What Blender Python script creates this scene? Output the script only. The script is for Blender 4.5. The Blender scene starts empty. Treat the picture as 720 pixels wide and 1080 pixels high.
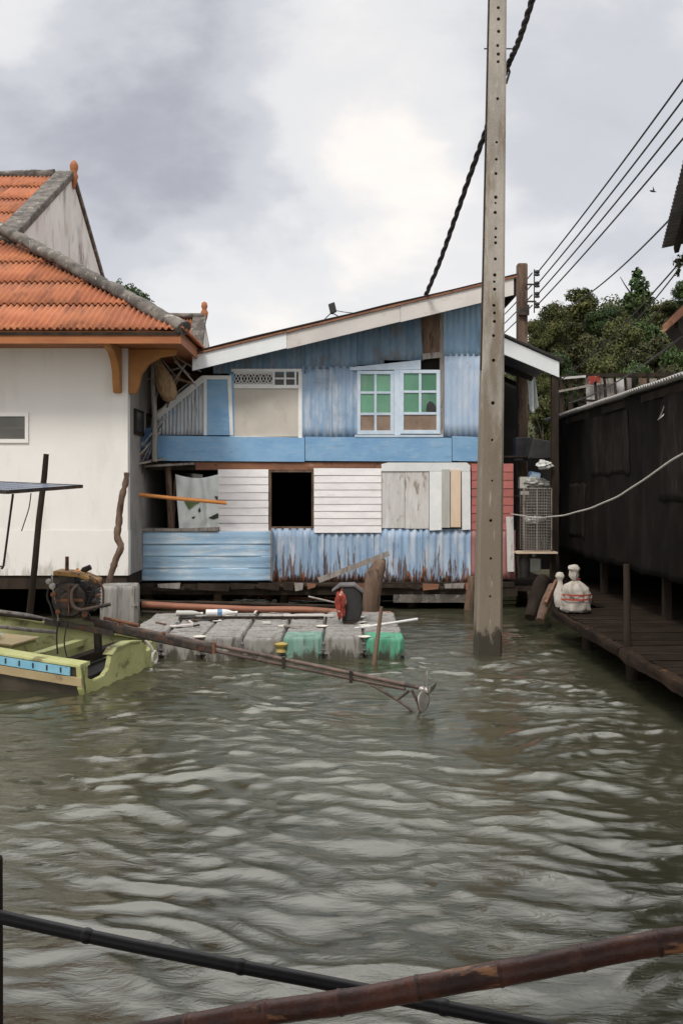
import bpy, math, random
import numpy as np
from mathutils import Vector, Matrix, noise as mnoise
random.seed(7)
rng = np.random.default_rng(11)
C = bpy.context.scene.collection
SC = bpy.context.scene
R = math.radians
CAMZ = 2.1; F = 1050.0; HY = 515.0

# ------------------------------------------------------------------ camera
cd = bpy.data.cameras.new('camera'); cam = bpy.data.objects.new('camera', cd); C.objects.link(cam)
cam.location = (0, 0, CAMZ); cam.rotation_euler = (R(90), 0, 0)
cd.sensor_fit = 'VERTICAL'; cd.sensor_height = 36; cd.lens = 35.0
cd.shift_y = -25 / 1080; cd.clip_start = 0.05; cd.clip_end = 3000
SC.camera = cam

# ------------------------------------------------------------------ sky, sun, exposure
SUN_EL, SUN_AZ = 52, 200          # degrees; azimuth measured from +Y clockwise: behind the camera, a bit left
w = bpy.data.worlds.new('World'); SC.world = w; w.use_nodes = True
nt = w.node_tree; nt.nodes.clear(); N = nt.nodes.new; LK = nt.links.new
wo = N('ShaderNodeOutputWorld'); bg = N('ShaderNodeBackground'); LK(bg.outputs[0], wo.inputs[0])
bg.inputs['Strength'].default_value = 0.1
sky = N('ShaderNodeTexSky'); sky.sky_type = 'NISHITA'; sky.sun_disc = False
sky.sun_elevation = R(SUN_EL); sky.sun_rotation = R(SUN_AZ)
tc = N('ShaderNodeTexCoord')
def wmath(op, a, b=None, clamp=False):
    n = N('ShaderNodeMath'); n.operation = op; n.use_clamp = clamp
    for i, v in enumerate((a, b)):
        if v is None: continue
        if isinstance(v, (int, float)): n.inputs[i].default_value = v
        else: LK(v, n.inputs[i])
    return n.outputs[0]
mp = N('ShaderNodeMapping'); LK(tc.outputs['Generated'], mp.inputs[0]); mp.inputs['Scale'].default_value = (1, 1, 1.9)
mp.inputs['Location'].default_value = (3.1, 0.4, 1.2)
n1 = N('ShaderNodeTexNoise'); LK(mp.outputs[0], n1.inputs[0]); n1.inputs['Scale'].default_value = 2.3; n1.inputs['Detail'].default_value = 7; n1.inputs['Roughness'].default_value = .58
n1.inputs['Distortion'].default_value = .35
n2 = N('ShaderNodeTexNoise'); LK(mp.outputs[0], n2.inputs[0]); n2.inputs['Scale'].default_value = 6; n2.inputs['Detail'].default_value = 6
# the grey cloud banks as they hang in the photograph: soft warped lobes round a few directions
wv = N('ShaderNodeVectorMath'); wv.operation = 'MULTIPLY_ADD'; LK(n2.outputs['Color'], wv.inputs[0]); wv.inputs[1].default_value = (.30,) * 3
sb = N('ShaderNodeVectorMath'); sb.operation = 'SUBTRACT'; LK(tc.outputs['Generated'], sb.inputs[0]); sb.inputs[1].default_value = (.15,) * 3
LK(sb.outputs[0], wv.inputs[2])
def lobe(px, py, rad, amp):
    d = Vector(((px - 360) / F, 1, (HY - py) / F)).normalized()
    ds = N('ShaderNodeVectorMath'); ds.operation = 'DISTANCE'; LK(wv.outputs[0], ds.inputs[0]); ds.inputs[1].default_value = d
    mr = N('ShaderNodeMapRange'); mr.interpolation_type = 'SMOOTHSTEP'; LK(ds.outputs['Value'], mr.inputs[0])
    mr.inputs[1].default_value = 0; mr.inputs[2].default_value = rad; mr.inputs[3].default_value = amp; mr.inputs[4].default_value = 0
    return mr.outputs[0]
s = n1.outputs['Fac']
for a in [(170, 70, .20, -.24), (60, 160, .18, -.18), (250, 190, .17, -.16), (-150, 120, .3, -.15), (360, 190, .17, .26), (430, 300, .15, .10), (60, 10, .12, .25),
          (580, 330, .15, .18), (230, 350, .12, .14), (640, 130, .17, -.20), (470, 30, .2, -.06)]:
    s = wmath('ADD', s, lobe(*a))
cr = N('ShaderNodeValToRGB'); LK(s, cr.inputs[0])
e = cr.color_ramp.elements; cr.color_ramp.interpolation = 'EASE'
e[0].position = .05; e[0].color = (.37, .378, .42, 1)
e[1].position = .80; e[1].color = (.91, .855, .80, 1)
m = e.new(.36); m.color = (.55, .56, .595, 1)
m = e.new(.58); m.color = (.72, .715, .72, 1)
# overcast skies are brighter overhead
sp = N('ShaderNodeSeparateXYZ'); LK(tc.outputs['Generated'], sp.inputs[0])
mz = N('ShaderNodeMapRange'); mz.interpolation_type = 'SMOOTHSTEP'; LK(sp.outputs[2], mz.inputs[0]); mz.inputs[1].default_value = .42; mz.inputs[2].default_value = .72
mz.inputs[3].default_value = 8.4; mz.inputs[4].default_value = 21
sc_ = N('ShaderNodeVectorMath'); sc_.operation = 'SCALE'; LK(cr.outputs[0], sc_.inputs[0]); LK(mz.outputs[0], sc_.inputs['Scale'])
mx = N('ShaderNodeMix'); mx.data_type = 'RGBA'; mx.inputs[0].default_value = .06
LK(sc_.outputs[0], mx.inputs[6]); LK(sky.outputs[0], mx.inputs[7]); LK(mx.outputs[2], bg.inputs[0])

ld = bpy.data.lights.new('sun', 'SUN'); ld.energy = 1.5; ld.angle = R(14); ld.color = (1, .955, .89)
sun = bpy.data.objects.new('sun', ld); C.objects.link(sun)
az, el = R(SUN_AZ), R(SUN_EL)
sd = Vector((math.sin(az) * math.cos(el), math.cos(az) * math.cos(el), math.sin(el)))
sun.rotation_euler = sd.to_track_quat('Z', 'Y').to_euler(); sun.location = (-6, -10, 20)
SC.view_settings.view_transform = 'Standard'; SC.view_settings.look = 'None'
SC.view_settings.exposure = 0.52; SC.view_settings.gamma = 1

# ------------------------------------------------------------------ helpers
def P(px, py, Y): return Vector(((px - 360) * Y / F, Y, CAMZ + (HY - py) * Y / F))

def mat(name, c1, c2=None, rough=.8, scale=4, stretch=(1, 1, 1), bump=.25, bscale=30, layers=(), jit=.08, metal=0, spec=.4, cmix=(.35, .65), trans=0, island=0):
    m = bpy.data.materials.new(name); m.use_nodes = True; t = m.node_tree; nn = t.nodes.new; lk = t.links.new
    b = t.nodes['Principled BSDF']; b.inputs['Roughness'].default_value = rough; b.inputs['Metallic'].default_value = metal
    b.inputs['Specular IOR Level'].default_value = spec
    c2 = c2 or tuple(x * .75 for x in c1)
    co = nn('ShaderNodeTexCoord'); oi = nn('ShaderNodeObjectInfo')
    sc = nn('ShaderNodeMath'); sc.operation = 'MULTIPLY'; lk(oi.outputs['Random'], sc.inputs[0]); sc.inputs[1].default_value = 37
    ad = nn('ShaderNodeVectorMath'); ad.operation = 'ADD'; lk(co.outputs['Object'], ad.inputs[0]); lk(sc.outputs[0], ad.inputs[1])
    def noi(s, st, det=5, ro=.6):
        mp = nn('ShaderNodeMapping'); lk(ad.outputs[0], mp.inputs[0]); mp.inputs['Scale'].default_value = st
        n = nn('ShaderNodeTexNoise'); lk(mp.outputs[0], n.inputs[0]); n.inputs['Scale'].default_value = s
        n.inputs['Detail'].default_value = det; n.inputs['Roughness'].default_value = ro
        return n.outputs['Fac']
    def mrange(v, a, b_, lo=0, hi=1):
        r = nn('ShaderNodeMapRange'); r.interpolation_type = 'SMOOTHSTEP'; lk(v, r.inputs[0])
        r.inputs[1].default_value = a; r.inputs[2].default_value = b_; r.inputs[3].default_value = lo; r.inputs[4].default_value = hi
        return r.outputs[0]
    def mixc(f, a, b_):
        x = nn('ShaderNodeMix'); x.data_type = 'RGBA'; lk(f, x.inputs[0])
        for i, v in ((6, a), (7, b_)):
            if isinstance(v, tuple): x.inputs[i].default_value = (*v, 1)
            else: lk(v, x.inputs[i])
        return x.outputs[2]
    base = noi(scale, stretch)
    col = mixc(mrange(base, *cmix), c1, c2)
    if island:
        g = nn('ShaderNodeNewGeometry')
        hs = nn('ShaderNodeHueSaturation'); lk(col, hs.inputs['Color'])
        lk(mrange(g.outputs['Random Per Island'], 0, 1, 1 - island, 1 + island), hs.inputs['Value']); col = hs.outputs[0]
    hs = nn('ShaderNodeHueSaturation'); lk(col, hs.inputs['Color']); lk(mrange(oi.outputs['Random'], 0, 1, 1 - jit, 1 + jit), hs.inputs['Value'])
    col = hs.outputs[0]
    masks = []
    for L in layers:
        v = noi(L.get('scale', 6), L.get('stretch', (1, 1, 1)), L.get('detail', 6), L.get('rough', .65))
        if 'z' in L:
            z0, z1, s_ = L['z']; g = nn('ShaderNodeNewGeometry'); sp = nn('ShaderNodeSeparateXYZ'); lk(g.outputs['Position'], sp.inputs[0])
            zz = mrange(sp.outputs[2], z0, z1, s_, 0)
            a = nn('ShaderNodeMath'); a.operation = 'ADD'; lk(v, a.inputs[0]); lk(zz, a.inputs[1]); v = a.outputs[0]
        k = mrange(v, L['lo'], L['hi'], 0, L.get('amt', 1)); masks.append(k)
        col = mixc(k, col, L['c'])
    lk(col, b.inputs['Base Color'])
    if masks:
        lk(mrange(masks[0], 0, 1, rough, min(1, rough + .2)), b.inputs['Roughness'])
    if bump:
        bn = nn('ShaderNodeBump'); bn.inputs['Strength'].default_value = bump; bn.inputs['Distance'].default_value = .01
        lk(noi(bscale, stretch, 4), bn.inputs['Height']); lk(bn.outputs[0], b.inputs['Normal'])
    if trans:
        b.inputs['Transmission Weight'].default_value = trans
    return m

class MB:
    def __init__(s, smooth=False): s.v = []; s.f = []; s.smooth = smooth; s.sol = 0
    def add(s, vs, fs):
        o = len(s.v); s.v += [tuple(x) for x in vs]; s.f += [tuple(o + i for i in f) for f in fs]; return s
    def obox(s, c, a, b, d):      # centre and three half vectors
        c, a, b, d = map(Vector, (c, a, b, d))
        vs = [c + i * a + j * b + k * d for i in (-1, 1) for j in (-1, 1) for k in (-1, 1)]
        return s.add(vs, [(0, 1, 3, 2), (4, 6, 7, 5), (0, 4, 5, 1), (2, 3, 7, 6), (0, 2, 6, 4), (1, 5, 7, 3)])
    def box(s, mn, mx):
        c = [(a + b) / 2 for a, b in zip(mn, mx)]; h = [(b - a) / 2 for a, b in zip(mn, mx)]
        return s.obox(c, (h[0], 0, 0), (0, h[1], 0), (0, 0, h[2]))
    def beam(s, p0, p1, wd, ht, up=(0, 0, 1)):
        p0, p1 = Vector(p0), Vector(p1); d = p1 - p0; u = Vector(up)
        if abs(d.normalized().dot(u)) > .98: u = Vector((0, 1, 0))
        x = d.cross(u).normalized(); z = x.cross(d).normalized()
        return s.obox((p0 + p1) / 2, d / 2, x * wd / 2, z * ht / 2)
    def prism(s, pts, vec):
        pts = [Vector(p) for p in pts]; v = Vector(vec); n = len(pts)
        return s.add(pts + [p + v for p in pts], [tuple(range(n)), tuple(range(2 * n - 1, n - 1, -1))] + [(i, i + n, (i + 1) % n + n, (i + 1) % n) for i in range(n)])
    def tube(s, pts, r, n=10, cap=True):
        pts = [Vector(p) for p in pts]; m = len(pts)
        rs = list(r) if hasattr(r, '__len__') else [r] * m
        ref = None; vs = []
        for i, p in enumerate(pts):
            d = (pts[min(i + 1, m - 1)] - pts[max(i - 1, 0)]).normalized()
            if ref is None: ref = d.orthogonal().normalized()
            ref = (ref - d * ref.dot(d)).normalized(); q = d.cross(ref)
            vs += [p + (ref * math.cos(a) + q * math.sin(a)) * rs[i] for a in [2 * math.pi * k / n for k in range(n)]]
        fs = [(i * n + k, i * n + (k + 1) % n, (i + 1) * n + (k + 1) % n, (i + 1) * n + k) for i in range(m - 1) for k in range(n)]
        if cap: fs += [tuple(range(n - 1, -1, -1)), tuple((m - 1) * n + k for k in range(n))]
        return s.add(vs, fs)
    def grid(s, fn, nu, nv):
        vs = [fn(i / nu, j / nv) for j in range(nv + 1) for i in range(nu + 1)]
        return s.add(vs, [(j * (nu + 1) + i, j * (nu + 1) + i + 1, (j + 1) * (nu + 1) + i + 1, (j + 1) * (nu + 1) + i) for j in range(nv) for i in range(nu)])
    def corr(s, o, U, V, Nn, wd, v0, v1, pitch=.125, amp=.012, rows=3, seg=6, dent=.0):
        """corrugated sheet; ribs run along V; v0 and v1 are numbers or functions of u"""
        o, U, V, Nn = map(Vector, (o, U, V, Nn)); n = max(4, int(wd / pitch * seg)); se = random.random() * 50
        g0 = v0 if callable(v0) else (lambda u: v0); g1 = v1 if callable(v1) else (lambda u: v1)
        def fn(a, b):
            u = a * wd; vv = g0(u) + (max(g1(u), g0(u) + .001) - g0(u)) * b
            d = amp * math.cos(2 * math.pi * u / pitch)
            if dent: d += dent * mnoise.noise((u * 1.3 + se, vv * 1.3, se))
            return o + U * u + V * vv + Nn * d
        s.smooth = True; s.sol = .003
        return s.grid(fn, n, rows)
    def lathe(s, c, prof, n=20, ax=None):
        c = Vector(c); ax = Vector(ax or (0, 0, 1)).normalized(); x = ax.orthogonal().normalized(); y = ax.cross(x); m = len(prof)
        vs = [c + ax * h + (x * math.cos(2 * math.pi * k / n) + y * math.sin(2 * math.pi * k / n)) * r for r, h in prof for k in range(n)]
        fs = [(i * n + k, i * n + (k + 1) % n, (i + 1) * n + (k + 1) % n, (i + 1) * n + k) for i in range(m - 1) for k in range(n)]
        fs += [tuple(range(n - 1, -1, -1)), tuple((m - 1) * n + k for k in range(n))]
        return s.add(vs, fs)
    def mesh(s, name, off=(0, 0, 0)):
        me = bpy.data.meshes.new(name); o = Vector(off)
        me.from_pydata([tuple(Vector(v) - o) for v in s.v], [], s.f)
        if s.smooth:
            me.polygons.foreach_set('use_smooth', [True] * len(me.polygons))
            try: me.set_sharp_from_angle(angle=R(50))
            except Exception: pass
        me.update(); return me

def thing(name, label, cat, loc=(0, 0, 0), group=None):
    o = bpy.data.objects.new(name, None); C.objects.link(o); o.location = loc; o.empty_display_size = .3
    o['label'] = label; o['category'] = cat
    if group: o['group'] = group
    return o
def root_loc(p):
    while p.parent: p = p.parent
    return Vector(p.location)
def part(name, mb, m, parent, label=None, kind=None, bevel=0):
    me = mb.mesh(name, root_loc(parent)); me.materials.append(m)
    o = bpy.data.objects.new(name, me); C.objects.link(o); o.parent = parent
    if label: o['label'] = label
    if kind: o['kind'] = kind
    if mb.sol: md = o.modifiers.new('s', 'SOLIDIFY'); md.thickness = mb.sol
    if bevel: md = o.modifiers.new('b', 'BEVEL'); md.width = bevel; md.segments = 2; md.limit_method = 'ANGLE'
    return o
def solo(name, mb, m, label, cat, loc=(0, 0, 0), group=None, bevel=0):
    me = mb.mesh(name, loc); me.materials.append(m); o = bpy.data.objects.new(name, me); C.objects.link(o); o.location = loc
    o['label'] = label; o['category'] = cat
    if group: o['group'] = group
    if mb.sol: md = o.modifiers.new('s', 'SOLIDIFY'); md.thickness = mb.sol
    if bevel: md = o.modifiers.new('b', 'BEVEL'); md.width = bevel; md.segments = 2; md.limit_method = 'ANGLE'
    return o
def struct(name, mb, m, kind='structure'):
    me = mb.mesh(name); me.materials.append(m); o = bpy.data.objects.new(name, me); C.objects.link(o); o['kind'] = kind; return o
def inst(name, me, m, parent, loc, rot=(0, 0, 0), sc=(1, 1, 1)):
    """one more piece sharing a mesh; loc in world"""
    o = bpy.data.objects.new(name, me); C.objects.link(o); o.parent = parent
    o.location = Vector(loc) - root_loc(parent); o.rotation_euler = rot; o.scale = sc
    if not me.materials: me.materials.append(m)
    return o
def slab(pts, Y, th, mb=None):
    """flat board outlined in the wall plane at distance Y, th thick towards the back"""
    mb = mb or MB(); return mb.prism([P(x, y, Y) for x, y in pts], (0, th, 0))
def rect(x0, y0, x1, y1): return [(x0, y0), (x1, y0), (x1, y1), (x0, y1)]
def wob(p0, p1, n, amp):
    p0, p1 = Vector(p0), Vector(p1); s = random.random() * 90; L = (p1 - p0).length
    return [p0.lerp(p1, i / n) + Vector(mnoise.noise_vector((s, i / n * L * 1.2, s))) * amp * (1 if 0 < i < n else .3) for i in range(n + 1)]
def sag(p0, p1, d, n=24):
    p0, p1 = Vector(p0), Vector(p1)
    return [p0.lerp(p1, i / n) - Vector((0, 0, 4 * d * (i / n) * (1 - i / n))) for i in range(n + 1)]

# ------------------------------------------------------------------ materials
M = {}
rust = (.16, .055, .022); dkrust = (.05, .024, .014)
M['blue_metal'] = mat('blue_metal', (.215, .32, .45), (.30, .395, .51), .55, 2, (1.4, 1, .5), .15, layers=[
    dict(c=(.50, .53, .57), scale=3.1, stretch=(2.2, 1, .5), lo=.47, hi=.66, amt=.75), dict(c=(.13, .20, .30), scale=1.7, stretch=(1, 1, 1.3), lo=.54, hi=.72, amt=.6),
    dict(c=(.10, .06, .05), scale=6, stretch=(3.2, 1, .28), lo=.66, hi=.73, amt=.9, z=(.35, 1.5, .20)),
    dict(c=(.26, .085, .03), scale=4, stretch=(2, 1, .6), lo=.74, hi=.84, amt=.95, z=(.35, .95, .31)),
    dict(c=dkrust, scale=7, stretch=(2.6, 1, .5), lo=.70, hi=.80, amt=1, z=(.35, .85, .36))])
M['blue_metal_pale'] = mat('blue_metal_pale', (.33, .43, .56), (.42, .50, .60), .6, 2, (1.5, 1, .5), .15, layers=[
    dict(c=(.60, .60, .62), scale=5, stretch=(2, 1, .4), lo=.5, hi=.7, amt=.6),
    dict(c=(.28, .10, .09), scale=3.5, stretch=(1.5, 1, .8), lo=.66, hi=.74, amt=.7),
    dict(c=dkrust, scale=11, stretch=(2.5, 1, .6), lo=.70, hi=.76, amt=.8)])
M['blue_metal_mid'] = mat('blue_metal_mid', (.20, .33, .47), (.28, .40, .53), .6, 2.5, (2, 1, .5), .15, layers=[
    dict(c=(.45, .50, .53), scale=6, stretch=(3, 1, .3), lo=.52, hi=.7, amt=.5),
    dict(c=(.12, .06, .04), scale=7, stretch=(4, 1, .5), lo=.68, hi=.74, amt=.8)])
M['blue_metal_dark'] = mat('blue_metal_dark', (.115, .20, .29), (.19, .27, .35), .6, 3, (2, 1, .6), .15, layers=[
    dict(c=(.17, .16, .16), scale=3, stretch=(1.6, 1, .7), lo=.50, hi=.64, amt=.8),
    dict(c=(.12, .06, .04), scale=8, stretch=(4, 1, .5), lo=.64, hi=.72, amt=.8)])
M['grey_metal'] = mat('grey_metal', (.44, .46, .48), (.50, .53, .56), .6, 4, (3, 1, .3), .2, layers=[
    dict(c=(.16, .14, .13), scale=9, stretch=(5, 1, .3), lo=.5, hi=.62, amt=.75),
    dict(c=(.20, .33, .48), scale=3, stretch=(1, 1, 1), lo=.55, hi=.68, amt=.7)])
M['blue_board'] = mat('blue_board', (.165, .325, .52), (.22, .385, .56), .6, 1.6, (1, 1, 1.6), .12, layers=[
    dict(c=(.36, .44, .52), scale=9, stretch=(.7, 1, 2.6), lo=.50, hi=.72, amt=.55), dict(c=(.11, .19, .29), scale=5, stretch=(.6, 1, 2.4), lo=.54, hi=.74, amt=.5), dict(c=(.06, .06, .06), scale=26, stretch=(1, 1, 1), lo=.68, hi=.73, amt=.7),
    dict(c=(.10, .14, .20), scale=22, stretch=(1, 1, 1), lo=.68, hi=.76, amt=.5)])
M['blue_ribbed'] = mat('blue_ribbed', (.27, .41, .55), (.34, .48, .60), .55, 1.5, (.6, 1, 2), .12, layers=[
    dict(c=(.58, .63, .66), scale=3.4, stretch=(.5, 1, 3), lo=.5, hi=.66, amt=.75),
    dict(c=(.2, .2, .19), scale=12, stretch=(.6, 1, 3), lo=.66, hi=.75, amt=.5)])
M['blue_frame'] = mat('blue_frame', (.44, .53, .62), (.54, .60, .66), .6, 6, (1, 1, 1), .1, layers=[dict(c=(.2, .2, .2), scale=20, lo=.64, hi=.72, amt=.4)])
M['white_frame'] = mat('white_frame', (.66, .66, .64), (.74, .73, .71), .6, 4, (1, 1, 1), .1, layers=[dict(c=(.34, .27, .2), scale=9, stretch=(1, 1, .6), lo=.62, hi=.75, amt=.5)])
M['siding'] = mat('white_siding', (.70, .665, .655), (.78, .745, .73), .6, 3, (1, 1, 3), .12, layers=[
    dict(c=(.5, .44, .40), scale=6, stretch=(.6, 1, 3), lo=.58, hi=.75, amt=.5), dict(c=(.22, .15, .1), scale=22, lo=.70, hi=.76, amt=.6)], jit=.04)
M['fascia'] = mat('fascia_board', (.50, .465, .43), (.58, .54, .50), .7, 1.2, (1, 1, 1), .12, layers=[dict(c=(.34, .27, .22), scale=3.5, stretch=(1, 1, 2.4), lo=.52, hi=.75, amt=.6), dict(c=(.2, .15, .12), scale=16, lo=.66, hi=.76, amt=.5)])
M['fascia_pale'] = mat('fascia_pale_board', (.64, .66, .66), (.70, .71, .70), .65, 1.5, layers=[dict(c=(.4, .38, .36), scale=6, lo=.6, hi=.75, amt=.5)])
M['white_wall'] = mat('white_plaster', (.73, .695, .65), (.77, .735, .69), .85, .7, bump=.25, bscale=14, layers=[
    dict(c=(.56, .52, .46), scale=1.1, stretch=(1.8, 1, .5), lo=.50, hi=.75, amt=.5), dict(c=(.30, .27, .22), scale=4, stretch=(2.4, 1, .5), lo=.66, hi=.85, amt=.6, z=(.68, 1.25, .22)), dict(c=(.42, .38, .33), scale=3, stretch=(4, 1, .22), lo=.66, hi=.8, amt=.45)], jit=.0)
M['shaded_plaster'] = mat('shade_dark_plaster', (.25, .23, .21), (.33, .305, .28), .9, 1.2, bump=.3, layers=[dict(c=(.10, .09, .08), scale=2, stretch=(1, 1, .5), lo=.5, hi=.72, amt=.8)])  # side wall's shade painted into a darker plaster colour, with dirt blotches
M['gable'] = mat('stained_plaster', (.62, .60, .57), (.54, .52, .49), .85, 1.2, (1, 1, .6), .3, layers=[
    dict(c=(.16, .14, .12), scale=1.1, stretch=(1, 1.1, .5), lo=.52, hi=.70, amt=.85),
    dict(c=(.34, .26, .20), scale=2.4, stretch=(1, 1.2, .4), lo=.52, hi=.68, amt=.6)])
M['lichen'] = mat('mossy_concrete', (.075, .066, .056), (.15, .132, .112), .95, 4, bump=.9, bscale=22, layers=[
    dict(c=(.05, .045, .04), scale=5, lo=.50, hi=.62, amt=.8), dict(c=(.36, .34, .30), scale=7, lo=.58, hi=.68, amt=.75)])
M['tile'] = mat('orange_tile', (.42, .155, .066), (.33, .11, .05), .8, 1.3, (1, 1, 1), .3, layers=[
    dict(c=(.17, .07, .04), scale=1.8, stretch=(1.6, .7, .7), lo=.48, hi=.68, amt=.75), dict(c=(.62, .27, .12), scale=1.5, lo=.55, hi=.75, amt=.5),
    dict(c=(.06, .04, .03), scale=14, lo=.66, hi=.74, amt=.6)], jit=.10)
M['orange_wood'] = mat('orange_painted_wood', (.36, .13, .04), (.27, .09, .03), .6, 3, (.4, .4, 2), .15, layers=[dict(c=(.12, .05, .03), scale=3, stretch=(.5, 1, 1.5), lo=.52, hi=.72, amt=.6)])
M['ochre_wood'] = mat('ochre_wood', (.42, .19, .05), (.34, .14, .035), .6, 3)
M['dark_wood'] = mat('dark_wood', (.022, .016, .012), (.042, .031, .023), .95, 4, (1, 1, .3), .5, spec=.12)
M['brown_wood'] = mat('brown_wood', (.10, .062, .04), (.165, .105, .07), .85, 5, (2, 2, .3), .5, layers=[dict(c=(.04, .028, .02), scale=8, stretch=(2, 2, .4), lo=.5, hi=.65, amt=.8)])
M['grey_wood'] = mat('grey_wood', (.30, .27, .24), (.22, .19, .165), .85, 5, (3, 3, .3), .5, layers=[dict(c=(.07, .055, .045), scale=9, stretch=(3, 3, .35), lo=.52, hi=.65, amt=.8)])
M['pale_wood'] = mat('weathered_pale_wood', (.50, .475, .44), (.58, .555, .53), .8, 4, (3, 1, .5), .3, layers=[
    dict(c=(.20, .13, .09), scale=4, stretch=(2.4, 1, .6), lo=.54, hi=.66, amt=.75), dict(c=(.7, .68, .66), scale=5, stretch=(4, 1, .4), lo=.55, hi=.65, amt=.5)])
M['rust_beam'] = mat('rusty_beam', (.25, .115, .06), (.17, .075, .045), .8, 2.5, (.6, 1, 2), .4, layers=[
    dict(c=(.42, .30, .24), scale=4, stretch=(.8, 1, 2), lo=.58, hi=.72, amt=.6), dict(c=(.05, .03, .02), scale=8, lo=.55, hi=.68, amt=.7)])
M['red_board'] = mat('red_board', (.42, .13, .11), (.36, .115, .10), .65, 4, (1, 1, 1), .2, layers=[dict(c=(.14, .05, .04), scale=7, lo=.58, hi=.74, amt=.6)])
M['red_metal'] = mat('red_metal', (.36, .17, .16), (.30, .12, .11), .6, 4, (2, 1, .5), .2, layers=[dict(c=(.12, .05, .03), scale=7, stretch=(2, 1, .5), lo=.66, hi=.8, amt=.8, z=(.35, .8, .25))])
M['cream'] = mat('cream_board', (.58, .44, .31), (.64, .50, .37), .65, 3, (2, 1, .5), .15)
M['grey_slat'] = mat('grey_board', (.38, .37, .33), (.44, .43, .39), .65, 3, (2, 1, .5), .15)
M['beige'] = mat('beige_sheet', (.47, .43, .37), (.53, .485, .425), .7, 1.5, (1, 1, 1), .1, layers=[dict(c=(.33, .28, .23), scale=3, stretch=(1, 1, .5), lo=.55, hi=.75, amt=.5)])
M['green_pane'] = mat('green_pane', (.075, .20, .125), (.10, .25, .155), .15, 2, bump=.05, bscale=6, spec=.6, layers=[dict(c=(.15, .27, .19), scale=3.5, stretch=(1, 1, .5), lo=.45, hi=.7, amt=.6)], jit=.25)
M['brown_pane'] = mat('brown_pane', (.21, .145, .10), (.27, .19, .14), .35, 3, bump=.0, layers=[dict(c=(.12, .08, .05), scale=4, lo=.5, hi=.7, amt=.5)])
M['dark_glass'] = mat('dark_pane', (.03, .03, .028), (.05, .048, .045), .2, 2, bump=0)
M['louvre'] = mat('smoky_louvre', (.085, .08, .07), (.11, .105, .09), .25, 2, bump=0)
M['dark_inside'] = mat('dark_interior', (.02, .017, .015), (.03, .025, .02), .9, 2, bump=.2)  # near-black colour stands in for the unlit insides behind openings
M['cloth'] = mat('white_cloth', (.60, .63, .60), (.68, .70, .68), .9, 3, bump=.25, bscale=60, layers=[dict(c=(.4, .42, .38), scale=3, lo=.55, hi=.75, amt=.5)])
M['green_print'] = mat('green_print', (.13, .19, .08), (.18, .23, .12), .9, 9, bump=0)
M['black_print'] = mat('black_print', (.03, .035, .03), (.06, .06, .05), .9, 9, bump=0)
M['orange_plastic'] = mat('orange_plastic', (.60, .22, .05), (.66, .27, .08), .5, 3, bump=.05)
M['concrete'] = mat('pole_concrete', (.25, .222, .19), (.35, .312, .262), .9, 2.6, (1, 1, .45), .5, bscale=50, layers=[
    dict(c=(.17, .13, .085), scale=2.4, stretch=(1.6, 1.6, .4), lo=.50, hi=.68, amt=.8), dict(c=(.48, .44, .39), scale=7, stretch=(2, 2, .6), lo=.56, hi=.72, amt=.6),
    dict(c=(.17, .135, .095), scale=2.5, stretch=(2, 2, .5), lo=.56, hi=.78, amt=.85, z=(-.5, 6.5, .55)), dict(c=(.42, .385, .34), scale=5, stretch=(2.5, 2.5, .4), lo=.58, hi=.70, amt=.6), dict(c=(.035, .03, .02), scale=5, stretch=(2, 2, 1), lo=.62, hi=.78, amt=.95, z=(.0, .55, .42))])
M['black'] = mat('black_rubber', (.018, .017, .016), (.03, .028, .026), .7, 6, bump=.15)
M['cable'] = mat('black_cable', (.022, .02, .022), (.035, .03, .03), .6, 6, bump=.1)
M['net'] = mat('black_netting', (.008, .006, .005), (.013, .010, .0085), .95, 1.0, (1, 1, .7), .5, bscale=70, layers=[
    dict(c=(.024, .019, .016), scale=1.1, stretch=(1, 1.2, .45), lo=.48, hi=.7, amt=.85), dict(c=(.055, .045, .037), scale=5, stretch=(1, 5, .35), lo=.58, hi=.76, amt=.6)], spec=.1)
M['net_old'] = mat('faded_netting', (.012, .009, .008), (.020, .016, .013), .95, 1.4, (1, 2, .6), .5, bscale=60, layers=[dict(c=(.055, .045, .037), scale=6, stretch=(1, 4, .5), lo=.50, hi=.70, amt=.7)], spec=.1)
M['deck'] = mat('shaded_deck', (.013, .0095, .007), (.026, .018, .012), 1, 3, (1, 3, 1), .6, spec=.06, layers=[dict(c=(.03, .022, .017), scale=4, lo=.5, hi=.7, amt=.7)])  # shade from the roofs overhead is painted into this plank colour
M['deck_edge'] = mat('deck_edge_timber', (.036, .022, .014), (.016, .011, .008), .95, spec=.1, scale=3, stretch=(1, .4, 1), bump=.6, layers=[dict(c=(.01, .008, .006), scale=5, lo=.5, hi=.65, amt=.8), dict(c=(.16, .08, .035), scale=7, lo=.60, hi=.7, amt=.7)])

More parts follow.
